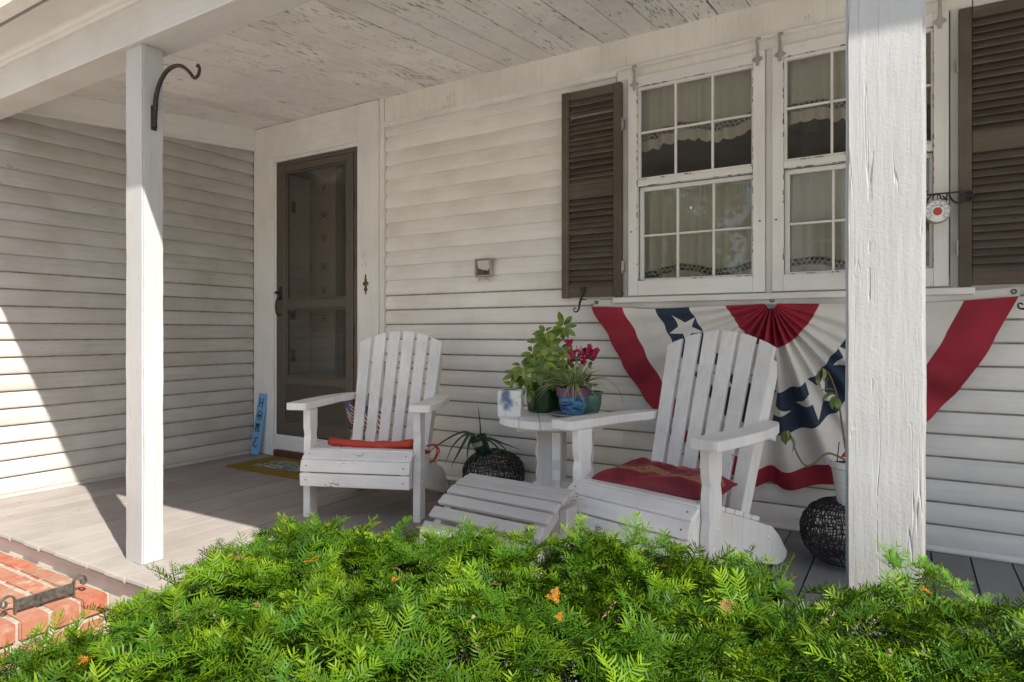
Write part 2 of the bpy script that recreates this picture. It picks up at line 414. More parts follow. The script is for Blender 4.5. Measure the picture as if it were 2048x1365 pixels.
# ------------------------------------------------------------------ geometry helpers
ORG = {}
class MB:
    """collects verts/faces (world or thing-local coordinates) for ONE mesh object"""
    def __init__(s):
        s.v, s.f, s.mi = [], [], []
    def add(s, vs, fs, mi=0):
        o = len(s.v)
        s.v += [tuple(p) for p in vs]
        s.f += [tuple(i + o for i in f) for f in fs]
        s.mi += [mi] * len(fs)
        return s
    def bm(s, b, mi=0):
        b.verts.index_update()
        s.add([v.co[:] for v in b.verts], [[v.index for v in f.verts] for f in b.faces], mi)
        b.free()
        return s
    def box(s, lo, hi, bev=0.0, seg=1, mi=0, mat=None):
        b = bmesh.new()
        bmesh.ops.create_cube(b, size=1.0)
        c = [(l + h) / 2 for l, h in zip(lo, hi)]
        d = [h - l for l, h in zip(lo, hi)]
        for v in b.verts:
            v.co = Vector((c[0] + v.co.x * d[0], c[1] + v.co.y * d[1], c[2] + v.co.z * d[2]))
        if bev:
            bmesh.ops.bevel(b, geom=b.edges[:], offset=min(bev, min(d) * 0.45), segments=seg, profile=0.5, affect='EDGES')
        if mat is not None:
            b.transform(mat)
        return s.bm(b, mi)
    def prism(s, poly, a, b_, axis='X', bev=0.0, seg=1, mi=0, mat=None):
        """extrude a 2D polygon; axis X: poly=(y,z); Y: (x,z); Z: (x,y)"""
        def P(p, t):
            return {'X': (t, p[0], p[1]), 'Y': (p[0], t, p[1]), 'Z': (p[0], p[1], t)}[axis]
        b = bmesh.new()
        va = [b.verts.new(P(p, a)) for p in poly]
        vb = [b.verts.new(P(p, b_)) for p in poly]
        n = len(poly)
        b.faces.new(va); b.faces.new(vb[::-1])
        for i in range(n):
            b.faces.new((va[i], vb[i], vb[(i + 1) % n], va[(i + 1) % n]))
        bmesh.ops.recalc_face_normals(b, faces=b.faces[:])
        if bev:
            caps = [e for e in b.edges if (e.verts[0] in va) == (e.verts[1] in va)]
            bmesh.ops.bevel(b, geom=caps, offset=bev, segments=seg, profile=0.5, affect='EDGES')
        if mat is not None:
            b.transform(mat)
        return s.bm(b, mi)
    def tube(s, pts, r, n=6, closed=False, mi=0, caps=True, flat=None):
        pts = [Vector(p) for p in pts]
        m = len(pts)
        rr = r if isinstance(r, (list, tuple)) else [r] * m
        vs, fs = [], []
        up = None
        for i, p in enumerate(pts):
            if closed:
                t = pts[(i + 1) % m] - pts[i - 1]
            else:
                t = pts[min(i + 1, m - 1)] - pts[max(i - 1, 0)]
            if t.length < 1e-9:
                t = Vector((0, 0, 1))
            t.normalize()
            if up is None:
                up = t.orthogonal().normalized()
            else:
                up = up - t * up.dot(t)
                up = up.normalized() if up.length > 1e-6 else t.orthogonal().normalized()
            sd_ = t.cross(up)
            for k in range(n):
                a = 2 * PI * k / n
                vs.append(p + (up * math.cos(a) + sd_ * math.sin(a)) * rr[i])
        for i in range(m if closed else m - 1):
            j = (i + 1) % m
            for k in range(n):
                l = (k + 1) % n
                fs.append((i * n + k, i * n + l, j * n + l, j * n + k))
        if caps and not closed:
            fs.append(tuple(range(n))[::-1]); fs.append(tuple((m - 1) * n + k for k in range(n)))
        return s.add(vs, fs, mi)
    def lathe(s, prof, c=(0, 0, 0), n=28, mi=0, tilt=None):
        vs, fs = [], []
        for (r, z) in prof:
            for k in range(n):
                a = 2 * PI * k / n
                p = Vector((r * math.cos(a), r * math.sin(a), z))
                if tilt is not None:
                    p = tilt @ p
                vs.append(p + Vector(c))
        for i in range(len(prof) - 1):
            for k in range(n):
                l = (k + 1) % n
                fs.append((i * n + k, i * n + l, (i + 1) * n + l, (i + 1) * n + k))
        return s.add(vs, fs, mi)
    def disc(s, c, r, z=0.0, n=24, mi=0, tilt=None):
        vs = [Vector((r * math.cos(2 * PI * k / n), r * math.sin(2 * PI * k / n), z)) for k in range(n)]
        if tilt is not None:
            vs = [tilt @ v for v in vs]
        return s.add([v + Vector(c) for v in vs], [tuple(range(n))], mi)
    def grid(s, fn, nu, nv, mi=0):
        vs = [fn(i / nu, j / nv) for j in range(nv + 1) for i in range(nu + 1)]
        fs = [(j * (nu + 1) + i, j * (nu + 1) + i + 1, (j + 1) * (nu + 1) + i + 1, (j + 1) * (nu + 1) + i) for j in range(nv) for i in range(nu)]
        m = mi if callable(mi) else (lambda i, j: mi)
        o = len(s.v)
        s.v += [tuple(p) for p in vs]
        s.f += [tuple(q + o for q in f) for f in fs]
        s.mi += [m(i, j) for j in range(nv) for i in range(nu)]
        return s
    def build(s, name, mats, parent=None, smooth=False, label=None, kind=None, angle=None):
        org = ORG.get(parent.name, Vector((0, 0, 0))) if parent is not None else Vector((0, 0, 0))
        me = bpy.data.meshes.new(name)
        me.from_pydata([(a - org.x, b - org.y, c - org.z) for a, b, c in s.v], [], s.f)
        if not isinstance(mats, (list, tuple)):
            mats = [mats]
        for m in mats:
            me.materials.append(m)
        if len(mats) > 1:
            me.polygons.foreach_set('material_index', s.mi)
        if smooth:
            me.polygons.foreach_set('use_smooth', [True] * len(s.f))
            if angle:
                try:
                    me.set_sharp_from_angle(angle=R(angle))
                except Exception:
                    pass
        me.update()
        o = bpy.data.objects.new(name, me)
        COL.objects.link(o)
        if parent is not None:
            o.parent = parent
        ORG[o.name] = org
        if label:
            o['label'] = label
        if kind:
            o['kind'] = kind
        return o

def tag(o, label, cat=None, group=None, kind=None):
    o['label'] = label
    if cat: o['category'] = cat
    if group: o['group'] = group
    if kind: o['kind'] = kind
    return o

def thing(name, label, cat, loc=(0, 0, 0), rz=0.0, group=None, kind=None, local=False):
    o = bpy.data.objects.new(name, None)
    COL.objects.link(o)
    o.empty_display_size = 0.1
    o.location = loc
    o.rotation_euler = (0, 0, rz)
    ORG[o.name] = Vector((0, 0, 0)) if local else Vector(loc)
    return tag(o, label, cat, group, kind)

def copy_part(src, parent):
    c = src.copy()
    COL.objects.link(c)
    c.parent = parent
    ORG[c.name] = ORG.get(src.name, Vector((0, 0, 0)))
    for ch in list(src.children):
        copy_part(ch, c)
    return c

def bez(p0, p1, p2, n=8):
    p0, p1, p2 = Vector(p0), Vector(p1), Vector(p2)
    return [(p0 * (1 - t) ** 2 + p1 * 2 * t * (1 - t) + p2 * t * t) for t in [i / n for i in range(n + 1)]]

def smooth_path(pts, n=5):
    """Catmull-Rom through pts"""
    P = [Vector(p) for p in pts]
    P = [P[0] * 2 - P[1]] + P + [P[-1] * 2 - P[-2]]
    out = []
    for i in range(1, len(P) - 2):
        for k in range(n):
            t = k / n
            a, b, c, d = P[i - 1], P[i], P[i + 1], P[i + 2]
            out.append(0.5 * ((2 * b) + (c - a) * t + (2 * a - 5 * b + 4 * c - d) * t * t + (3 * b - a - 3 * c + d) * t ** 3))
    out.append(P[-2])
    return out

# ------------------------------------------------------------------ main dimensions (metres, z=0 is the deck)
XL = -4.42         # left wall face
YW = 3.354         # main wall face
YD = 1.368         # deck front edge
XR = 4.6           # right end of porch
def zc(y): return 2.55 - 0.105 * (YW - y)          # ceiling
def ztrim(y): return 2.387 - 0.096 * (YW - y)      # trim under the side frieze
GZ = -0.42

# ------------------------------------------------------------------ ground
g = MB().grid(lambda a, b: (-200 + 400 * a, -220 + 300 * b, GZ), 8, 8).build('ground', M['ground'])
tag(g, 'pale gravel ground around the bush and steps', kind='structure')

M['mulch'] = plain('dark_bark_mulch', (0.07, 0.05, 0.035), 0.95, nz=0.6, nscale=40, bump=0.9, bdist=0.01)
mb_ = MB().grid(lambda a, b: (-2.32 + 3.9 * a, -0.05 + 1.46 * b + 0.04 * mnoise.noise((a * 9, b * 3, 2)) * (1 - b), GZ + 0.006 + 0.03 * math.sin(PI * b) * math.sin(PI * a)), 50, 16).build('mulch_bed', M['mulch'], smooth=True)
tag(mb_, 'dark bark mulch bed under the yew bush', kind='structure')

# ------------------------------------------------------------------ porch deck
deck = thing('porch_deck', 'weathered grey plank deck of the porch', 'deck', (0, 2.3, 0), kind='structure')
bw = 0.1405
x = XL + 0.006
while x < XR - 0.05:
    w = bw - 0.0062
    dz = rnd.uniform(-0.0012, 0.0012)
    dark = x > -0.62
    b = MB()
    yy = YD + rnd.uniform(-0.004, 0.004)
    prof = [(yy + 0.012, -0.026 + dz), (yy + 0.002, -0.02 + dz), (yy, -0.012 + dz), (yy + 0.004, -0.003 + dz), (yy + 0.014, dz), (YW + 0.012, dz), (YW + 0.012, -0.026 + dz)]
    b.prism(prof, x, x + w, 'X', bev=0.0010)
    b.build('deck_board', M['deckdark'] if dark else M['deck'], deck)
    x += bw
MB().box((XL, YD + 0.03, -0.30), (XR, YD + 0.065, -0.03), 0.003).build('rim_board', M['rim'], deck)
MB().box((XL, YD + 0.07, -0.34), (XR, YW + 0.1, -0.05)).build('joist_frame', M['dark'], deck)
MB().box((XL, YD + 0.036, GZ), (XR, YD + 0.062, -0.302), 0.003).build('skirt_board', M['rim'], deck)

# ------------------------------------------------------------------ main wall
hw = thing('house_wall', 'white lap sided front wall of the house under the porch', 'wall', (-1.5, YW, 0))
WX0, WX1, WZ0, WZ1 = -1.30, 0.145, 1.15, 2.312      # window opening
DX0, DX1, DZ0, DZ1 = -4.165, -3.303, 0.03, 2.256    # door opening
sh = MB()
Y0, Y1 = YW + 0.018, YW + 0.12
for lo, hi in [((DX1, GZ), (WX0, 2.9)), ((WX0, GZ), (WX1, WZ0)), ((WX0, WZ1), (WX1, 2.9)), ((WX1, GZ), (XR, 2.9)), ((XL - 0.1, DZ1), (DX1, 2.9)), ((XL - 0.1, GZ), (DX0, DZ1)), ((DX0, GZ), (DX1, DZ0))]:
    sh.box((lo[0], Y0, lo[1]), (hi[0], Y1, hi[1]))
sh.build('sheathing', M['room'], hw)

P_SID = 0.0983
def siding_piece(x0, x1, z0, p=P_SID, along='X', wall=YW, sgn=1, shade_laps=True):
    """one lap course: curved face, drip lip at the bottom, slightly wavy along its length"""
    n = max(2, int(abs(x1 - x0) / 0.16))
    lo_ = 1.0 if shade_laps else 0.95
    prof = [(0.0165 * lo_, -0.003), (0.0075 * lo_, -0.0045), (0.0025, -0.0035), (0.0, 0.0005), (-0.0012, 0.006), (-0.0018, p * 0.30), (-0.0004, p * 0.50), (0.0036, p * 0.66), (0.0112, p * 0.87), (0.0178 * lo_, p + 0.003)]
    s1, s2 = rnd.uniform(0, 50), rnd.uniform(0, 50)
    vs, fs = [], []
    for i in range(n + 1):
        a = x0 + (x1 - x0) * i / n
        wz = 0.0011 * mnoise.noise((a * 1.7, s1, z0 * 3)) + 0.0006 * mnoise.noise((a * 6, s2, 0))
        wn_ = 0.0016 * mnoise.noise((a * 2.3, s2, z0))
        for j, (d, z) in enumerate(prof):
            dd = wall + sgn * (d + wn_ * (1 if 1 <= j <= 6 else 0.3))
            zz = z0 + z + wz * (1 if j < 5 else 0.4)
            vs.append((a, dd, zz) if along == 'X' else (dd, a, zz))
    m = len(prof)
    for i in range(n):
        for j in range(m - 1):
            fs.append((i * m + j, (i + 1) * m + j, (i + 1) * m + j + 1, i * m + j + 1))
    fs.append(tuple(range(m))); fs.append(tuple(n * m + j for j in range(m))[::-1])
    mb = MB().add(vs, fs)
    for i in range(n if shade_laps else 0):
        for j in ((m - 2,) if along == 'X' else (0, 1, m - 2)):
            mb.mi[i * (m - 1) + j] = 1  # faces at the lap joint take the painted shade tone
    return mb

z = 0.028
k = 0
while z < 2.36:
    segs = []
    if z + P_SID < 1.115:
        cuts = [-3.062, (-1.335, -0.33, 1.9) [k % 3] if k % 2 else (-0.6 if k % 4 else -1.9), 3.4, XR]
        segs = [(cuts[0], cuts[1]), (cuts[1] + 0.001, cuts[2]), (cuts[2] + 0.001, XR)]
    else:
        segs = [(-3.062, WX0 - 0.075), (WX1 + 0.085, XR)]
        if z < 1.115:
            segs = [(-3.062, WX0 - 0.075), (WX0 - 0.074, WX1 + 0.084), (WX1 + 0.085, XR)]
    for (a, b) in segs:
        siding_piece(a, b, z, min(P_SID, 2.372 - z), shade_laps=z < 1.2).build('siding_board', [M['siding'], M['grime']], hw, smooth=True, angle=35)
    z += P_SID
    k += 1
MB().prism([(YW - 0.004, 0.003), (YW - 0.007, 0.012), (YW - 0.002, 0.027), (YW + 0.012, 0.03), (YW + 0.012, 0.003)], -3.062, XR, 'X').build('starter_strip', M['trimX'], hw)
# top trim, frieze, header
MB().prism([(YW - 0.012, 2.352), (YW - 0.017, 2.356), (YW - 0.017, 2.362), (YW - 0.011, 2.366), (YW - 0.011, 2.374), (YW - 0.019, 2.378), (YW - 0.019, 2.386), (YW + 0.01, 2.388), (YW + 0.01, 2.352)], -3.064, WX0 - 0.07, 'X').build('trim_strip', M['trimX'], hw)
MB().box((-3.062, YW - 0.008, 2.389), (XR, YW + 0.016, 2.60), 0.002).build('frieze_board', M['frieze'], hw)
MB().box((WX0 - 0.068, YW - 0.005, WZ1 + 0.012), (WX1 + 0.08, YW + 0.015, 2.3865), 0.003).build('window_header', M['frieze'], hw)
MB().prism([(YW - 0.009, 2.372), (YW - 0.026, 2.378), (YW - 0.028, 2.386), (YW - 0.022, 2.391), (YW - 0.009, 2.396)], WX0 - 0.07, WX1 + 0.3, 'X').build('drip_cap', M['trimX'], hw)
# casings round the windows, sill
MB().box((WX0 - 0.068, YW - 0.012, 1.139), (WX0 - 0.003, YW + 0.017, WZ1 + 0.011), 0.003).build('casing', M['trimZ'], hw)
MB().box((WX1 + 0.003, YW - 0.012, 1.139), (WX1 + 0.08, YW + 0.017, WZ1 + 0.011), 0.003).build('casing', M['trimZ'], hw)
MB().box((-0.595, YW - 0.010, 1.139), (-0.565, YW + 0.10, WZ1 + 0.011), 0.003).build('mullion', M['trimZ'], hw)
MB().box((WX0 - 0.075, YW - 0.058, 1.108), (WX1 + 0.087, YW + 0.10, 1.138), 0.005, 2).build('window_sill', M['trimX'], hw)
MB().box((WX0 - 0.06, YW - 0.014, 1.066), (WX1 + 0.075, YW + 0.016, 1.1075), 0.003).build('sill_apron', M['trimX'], hw)
# door casing
MB().box((XL + 0.001, YW - 0.03, 0.002), (-4.19, YW + 0.016, 2.545), 0.003).build('casing', M['trimZ'], hw)
MB().box((-4.1895, YW - 0.016, 0.004), (DX0 + 0.002, YW + 0.016, 2.282), 0.003).build('door_stop', M['trimZ'], hw, label='narrow white door stop with flaking edge')
MB().box((-3.3, YW - 0.03, 0.002), (-3.105, YW + 0.016, 2.545), 0.003).build('casing', M['trimZ'], hw)
MB().box((-3.1045, YW - 0.018, 0.002), (-3.064, YW + 0.016, 2.56), 0.004).build('corner_strip', M['trimZ'], hw)
MB().box((-4.189, YW - 0.0295, 2.285), (-3.301, YW + 0.016, 2.545), 0.003).build('door_header', M['trimX'], hw)
MB().box((-4.189, YW - 0.026, 2.257), (-3.301, YW + 0.016, 2.2845), 0.003).build('drip_cap', M['trimX'], hw)
MB().box((-4.163, YW - 0.03, 0.052), (-3.301, YW + 0.1, 0.168), 0.004).build('door_sill', M['trimX'], hw)
MB().box((-4.163, YW - 0.05, 0.001), (-3.301, YW + 0.1, 0.05), 0.003).build('threshold', M['threshold'], hw)

# ------------------------------------------------------------------ left wall
sw = thing('side_wall', 'white clapboard wall at the left end of the porch, partly sunlit', 'wall', (XL, 1.0, 0))
MB().box((XL - 0.12, -1.6, GZ), (XL - 0.018, YW + 0.1, 3.0)).build('sheathing', M['room'], sw)
z = -0.37
k = 0
while z < 2.40:
    y1 = YW - 0.032
    low = 0.0 <= z < 0.1
    if z < -0.06:
        y1 = YD - 0.002
    ys = -1.6
    cut = 0.2 + 0.9 * ((k * 37) % 5) / 5
    for a, b in ((ys, cut), (cut + 0.001, y1)):
        siding_piece(a, b, z, 0.0986, 'Y', XL, -1, shade_laps=z < 1.3).build('clapboard', [M['clapboard_low'] if low else M['clapboard'], M['grime']], sw, smooth=True, angle=35)
    z += 0.0986
    k += 1
# side frieze follows the slope of the ceiling
def slopeboard(y0, y1, zlo, zhi, x0, x1):
    b = MB()
    vs = [(x0, y0, zlo(y0)), (x1, y0, zlo(y0)), (x1, y1, zlo(y1)), (x0, y1, zlo(y1)), (x0, y0, zhi(y0)), (x1, y0, zhi(y0)), (x1, y1, zhi(y1)), (x0, y1, zhi(y1))]
    return b.add(vs, [(0, 3, 2, 1), (4, 5, 6, 7), (0, 1, 5, 4), (1, 2, 6, 5), (2, 3, 7, 6), (3, 0, 4, 7)])
slopeboard(1.0, YW - 0.031, lambda y: ztrim(y) + 0.012, lambda y: zc(y) + 0.03, XL - 0.012, XL + 0.022).build('frieze_board', M['trimY'], sw)
slopeboard(1.0, YW - 0.031, lambda y: ztrim(y) - 0.008, lambda y: ztrim(y) + 0.011, XL - 0.012, XL + 0.032).build('trim_strip', M['trimY'], sw)
MB().box((XL - 0.01, 1.0, -0.001), (XL + 0.006, YW - 0.032, 0.02), 0.002).build('base_strip', M['clapboard_low'], sw)

# ------------------------------------------------------------------ ceiling
ceil = thing('porch_ceiling', 'peeling white board ceiling of the porch', 'ceiling', (0, 2.4, 2.4), kind='structure')
x = XL + 0.024
cw = 0.1555
k = 0
while x < XR - 0.1:
    w = cw - rnd.choice([0.004, 0.0055, 0.008])
    dz = rnd.uniform(-0.0015, 0.0015)
    y0, y1 = 1.61, YW + 0.01
    b = bmesh.new()
    vv = [b.verts.new((xx, yy, zc(yy) + dz + tz)) for tz in (0, 0.02) for yy in (y0, y1) for xx in (x, x + w)]
    for f in ((0, 1, 3, 2), (4, 6, 7, 5), (0, 4, 5, 1), (1, 5, 7, 3), (3, 7, 6, 2), (2, 6, 4, 0)):
        b.faces.new([vv[i] for i in f])
    bmesh.ops.recalc_face_normals(b, faces=b.faces[:])
    bmesh.ops.bevel(b, geom=[e for e in b.edges if abs(e.verts[0].co.x - e.verts[1].co.x) < 1e-6 and abs(e.verts[0].co.y - e.verts[1].co.y) > .5], offset=0.003, segments=1, affect='EDGES')
    MB().bm(b).build('ceiling_board', M['ceiling'] if (x > -3.2) else M['ceiling_clean'], ceil)
    x += cw
    k += 1
slopeboard(1.5, YW + 0.1, lambda y: zc(y) + 0.022, lambda y: zc(y) + 0.04, XL, XR).build('ceiling_backing', M['dark'], ceil)
# ------------------------------------------------------------------ roof, beam, eave
roof = thing('porch_roof', 'white painted front beam and eave of the porch roof', 'roof', (0, 1.5, 2.13))
MB().box((XL + 0.001, 1.46, 2.13), (XR, 1.609, 2.29), 0.004, 2).build('beam', M['eave'], roof)
MB().box((XL + 0.001, 1.475, 2.2905), (XR, 1.6095, 2.42)).build('beam_packer', M['trimX'], roof)
MB().prism([(1.459, 2.282), (1.45, 2.284), (1.445, 2.292), (1.432, 2.297), (1.424, 2.306), (1.412, 2.310), (1.412, 2.32), (1.459, 2.32)], XL + 0.001, XR, 'X').build('moulding', M['eave'], roof)
MB().prism([(1.285, 2.306), (1.411, 2.309), (1.411, 2.325), (1.285, 2.322)], XL + 0.001, XR, 'X').build('soffit_board', M['eave'], roof)
fb = paint('flaking_fascia_paint', (0.72, 0.70, 0.65), 'X', dirt_amt=0.4, bump=0.7, peel=0.6, under=(0.28, 0.25, 0.21), peelscale=7)
MB().prism([(1.202, 2.30), (1.262, 2.298), (1.264, 2.45), (1.190, 2.452), (1.194, 2.36)], XL + 0.001, XR, 'X', bev=0.002).build('fascia_board', fb, roof)
MB().prism([(1.155, 2.453), (1.262, 2.453), (5.2, 3.10), (5.2, 3.13), (1.155, 2.475)], XL - 1.5, XR + 0.2, 'X').build('roof_slab', M['roofing'], roof)

# ------------------------------------------------------------------ posts
def post(x0, x1, y0, y1, label):
    t = thing('porch_post', label, 'post', ((x0 + x1) / 2, (y0 + y1) / 2, 0), group='square white porch posts')
    b = bmesh.new()
    bmesh.ops.create_cube(b, size=1.0)
    for v in b.verts:
        v.co = Vector(((x0 + x1) / 2 + v.co.x * (x1 - x0), (y0 + y1) / 2 + v.co.y * (y1 - y0), 1.065 + v.co.z * 2.128))
    bmesh.ops.bisect_plane
    for k in range(1, 60):
        bmesh.ops.bisect_plane(b, geom=b.verts[:] + b.edges[:] + b.faces[:], plane_co=(0, 0, 2.128 * k / 60), plane_no=(0, 0, 1))
    ed = [e for e in b.edges if abs(e.verts[0].co.z - e.verts[1].co.z) > 1e-4]
    bmesh.ops.bevel(b, geom=ed, offset=0.006, segments=2, affect='EDGES')
    for v in b.verts:
        d = 0.0016 * mnoise.noise((v.co.x * 9, v.co.y * 9, v.co.z * 7)) + 0.0008 * mnoise.noise((v.co.x * 40, v.co.y * 40, v.co.z * 30))
        v.co.x += d if v.co.x > (x0 + x1) / 2 else -d
        v.co.y += d if v.co.y > (y0 + y1) / 2 else -d
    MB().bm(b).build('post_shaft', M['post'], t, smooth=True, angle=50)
    return t
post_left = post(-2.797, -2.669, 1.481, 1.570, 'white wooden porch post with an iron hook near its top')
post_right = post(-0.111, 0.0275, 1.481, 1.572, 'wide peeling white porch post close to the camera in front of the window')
# ------------------------------------------------------------------ interior behind the glass
room = MB()
room.box((XL - 0.1, 7.0, -0.1), (XR, 7.1, 2.7))
room.box((XL - 0.1, YW + 0.125, -0.1), (XL, 7.0, 2.7))
room.box((XR - 0.1, YW + 0.125, -0.1), (XR, 7.0, 2.7))
room.box((XL, YW + 0.125, -0.1), (XR - 0.1, 7.0, 0.0))
room.box((XL, YW + 0.125, 2.60), (XR - 0.1, 7.0, 2.7))
tag(room.build('interior_room', M['room']), 'dim room behind the door and windows', kind='structure')
hall = thing('hallway_wall', 'papered hallway wall with pale wainscot behind the glass door', 'wall', (-4.1, 3.72, 0))
MB().box((-4.39, 3.72, 0.95), (-3.93, 3.80, 2.55)).build('wallpaper', M['wallpaper'], hall)
MB().box((-4.39, 3.71, 0.0), (-3.925, 3.80, 0.925)).build('wainscot', M['wainscot'], hall)
MB().box((-4.39, 3.69, 0.9255), (-3.905, 3.80, 0.9495), 0.004).build('chair_rail', M['wainscot'], hall)
pr = MB()
for px in (-4.24, -4.06):
    for i in range(7):
        zz = 1.05 + i * 0.21
        for a in ((20, 55, 90, 125, 160, 200, -20) if i % 2 == 0 else (65, 90, 115)):
            L = 0.065 if i % 2 == 0 else 0.09
            tip = (px + L * math.cos(R(a)), zz + L * math.sin(R(a)) * 0.8 - (0.02 if i % 2 == 0 and a not in (90, 55, 125) else 0))
            mid = (px + L * .6 * math.cos(R(a)), zz + L * .7 * math.sin(R(a)))
            pr.tube([(px, 3.719, zz), (mid[0], 3.719, mid[1]), (tip[0], 3.719, tip[1])], [0.003, 0.0035, 0.0006], 4)
pr.build('palm_print', M['print'], hall, kind='stuff')
# open inner door edge and jamb seen through the left of the glass
idoor = thing('inner_door', 'open cream inner door edge with hinges behind the glass door', 'door', (-4.12, 3.9, 0))
MB().box((-4.235, 3.49, 0.06), (-4.20, 3.70, 2.2), 0.003).build('door_leaf', M['wainscot'], idoor)
for zz in (1.05, 0.72, 1.9):
    MB().box((-4.199, 3.50, zz), (-4.188, 3.54, zz + 0.09), 0.002).build('hinge', M['iron'], idoor)

# ------------------------------------------------------------------ screen door
dr = thing('screen_door', 'brown metal storm door with two glass panels and kick panel', 'door', (-3.73, YW - 0.01, 0.17))
DY0, DY1 = YW - 0.028, YW + 0.006
fx0, fx1, fz0, fz1 = -4.158, -3.309, 0.172, 2.250
# outer frame
MB().box((fx0, DY0 + 0.006, fz0), (fx0 + 0.028, DY1 + 0.03, fz1), 0.002).build('jamb', M['bronze'], dr)
MB().box((fx1 - 0.028, DY0 + 0.006, fz0), (fx1, DY1 + 0.03, fz1), 0.002).build('jamb', M['bronze'], dr)
MB().box((fx0 + 0.0285, DY0 + 0.006, fz1 - 0.028), (fx1 - 0.0285, DY1 + 0.03, fz1), 0.002).build('jamb', M['bronze'], dr)
sx0, sx1, sz0, sz1 = fx0 + 0.031, fx1 - 0.031, fz0 + 0.004, fz1 - 0.031
ST = 0.072
for a, b in ((sx0, sx0 + ST), (sx1 - ST, sx1)):
    MB().box((a, DY0, sz0), (b, DY1, sz1), 0.004, 2).build('stile', M['bronze'], dr)
for a, b in ((sz0, 0.275), (0.557, 0.614), (1.129, 1.194), (2.168, sz1)):
    MB().box((sx0 + ST + 0.0005, DY0 + 0.001, a), (sx1 - ST - 0.0005, DY1 - 0.001, b), 0.004, 2).build('rail', M['bronze'], dr)
def bead(z0, z1):
    b = MB()
    x0, x1 = sx0 + ST + 0.001, sx1 - ST - 0.001
    for lo, hi in (((x0, z0), (x0 + 0.012, z1)), ((x1 - 0.012, z0), (x1, z1)), ((x0 + 0.0125, z0), (x1 - 0.0125, z0 + 0.012)), ((x0 + 0.0125, z1 - 0.012), (x1 - 0.0125, z1))):
        b.box((lo[0], DY0 + 0.010, lo[1]), (hi[0], DY1 - 0.004, hi[1]), 0.002)
    return b
for (a, b, nm) in ((0.2755, 0.5565, 'kick_panel'), (0.6145, 1.1285, 'glass_pane'), (1.1945, 2.1675, 'glass_pane')):
    if nm == 'kick_panel':
        p = MB().box((sx0 + ST + 0.001, DY0 + 0.018, a), (sx1 - ST - 0.001, DY0 + 0.022, b)).build(nm, M['kick'], dr)
    else:
        p = MB().add([(sx0 + ST + 0.001, DY0 + 0.0195, a), (sx1 - ST - 0.001, DY0 + 0.0195, a), (sx1 - ST - 0.001, DY0 + 0.0195, b), (sx0 + ST + 0.001, DY0 + 0.0195, b)], [(0, 1, 2, 3)]).build(nm, M['doorglass'], dr)
    bead(a, b).build('glazing_bead', M['bronze'], p)
hx = sx0 + 0.026
hd = MB().tube(smooth_path([(hx, DY0 - 0.004, 1.21), (hx, DY0 - 0.035, 1.20), (hx, DY0 - 0.045, 1.15), (hx, DY0 - 0.036, 1.09), (hx, DY0 - 0.004, 1.08)], 5), 0.007, 7)
hd.box((hx - 0.018, DY0 - 0.006, 1.195), (hx + 0.018, DY0 - 0.0005, 1.30), 0.004)
hd.box((hx - 0.012, DY0 - 0.05, 1.24), (hx + 0.006, DY0 - 0.006, 1.262), 0.004)
hd.build('handle', M['black'], dr, smooth=True, angle=40)
for zz in (0.45, 0.92, 1.4, 1.85):
    MB().tube([(fx1 - 0.03, DY0 - 0.004, zz), (fx1 - 0.03, DY0 - 0.004, zz + 0.075)], 0.006, 8).build('hinge', M['bronze'], dr, smooth=True, angle=40)
# cobweb on the upper glass
wb = MB()
wx, wz = sx1 - ST - 0.02, 2.16
for k in range(4):
    r0 = 0.10 + 0.012 * k
    pts = [(wx - 0.02 - 0.13 + r0 * math.cos(a) * 1.05, DY0 - 0.003 - 0.002 * k, wz - 0.01 + r0 * math.sin(a) * 0.9) for a in [R(-172 + 154 * i / 18) for i in range(19)]]
    wb.tube([(p[0] + rnd.uniform(-.004, .004), p[1], p[2] + rnd.uniform(-.006, .006)) for p in pts], 0.00032, 3)
for k in range(9):
    a = R(-165 + 140 * k / 8)
    c0 = (wx - 0.15, DY0 - 0.003, wz - 0.01)
    wb.tube([(c0[0] + 0.095 * math.cos(a), c0[1], c0[2] + 0.085 * math.sin(a)), (c0[0] + 0.165 * math.cos(a), c0[1], c0[2] + 0.145 * math.sin(a))], 0.00028, 3)
tag(wb.build('cobweb', M['web']), 'small torn cobweb on the upper glass of the brown door', 'cobweb')
# door bell
db = thing('doorbell', 'small ornate brass doorbell on the white door casing', 'doorbell', (-3.215, YW - 0.031, 1.287))
MB().lathe([(0.0, 0.004), (0.011, 0.004), (0.014, 0.0), (0.012, -0.004)], (-3.215, YW - 0.034, 1.287), 14, tilt=Matrix.Rotation(R(90), 4, 'X')).build('button', M['brass'], db, smooth=True)
pl = MB().box((-3.24, YW - 0.035, 1.275), (-3.19, YW - 0.0305, 1.299), 0.004, 2)
pl.prism([(-3.224, 1.299), (-3.206, 1.299), (-3.206, 1.315), (-3.211, 1.322), (-3.210, 1.335), (-3.215, 1.355), (-3.220, 1.335), (-3.219, 1.322), (-3.224, 1.315)], YW - 0.036, YW - 0.0305, 'Y')
pl.prism([(-3.224, 1.275), (-3.206, 1.275), (-3.208, 1.262), (-3.200, 1.250), (-3.203, 1.238), (-3.211, 1.234), (-3.212, 1.222), (-3.215, 1.212), (-3.218, 1.222), (-3.219, 1.234), (-3.227, 1.238), (-3.230, 1.250), (-3.222, 1.262)], YW - 0.036, YW - 0.0305, 'Y')
pl.build('backplate', M['brass'], db, smooth=True, angle=30)
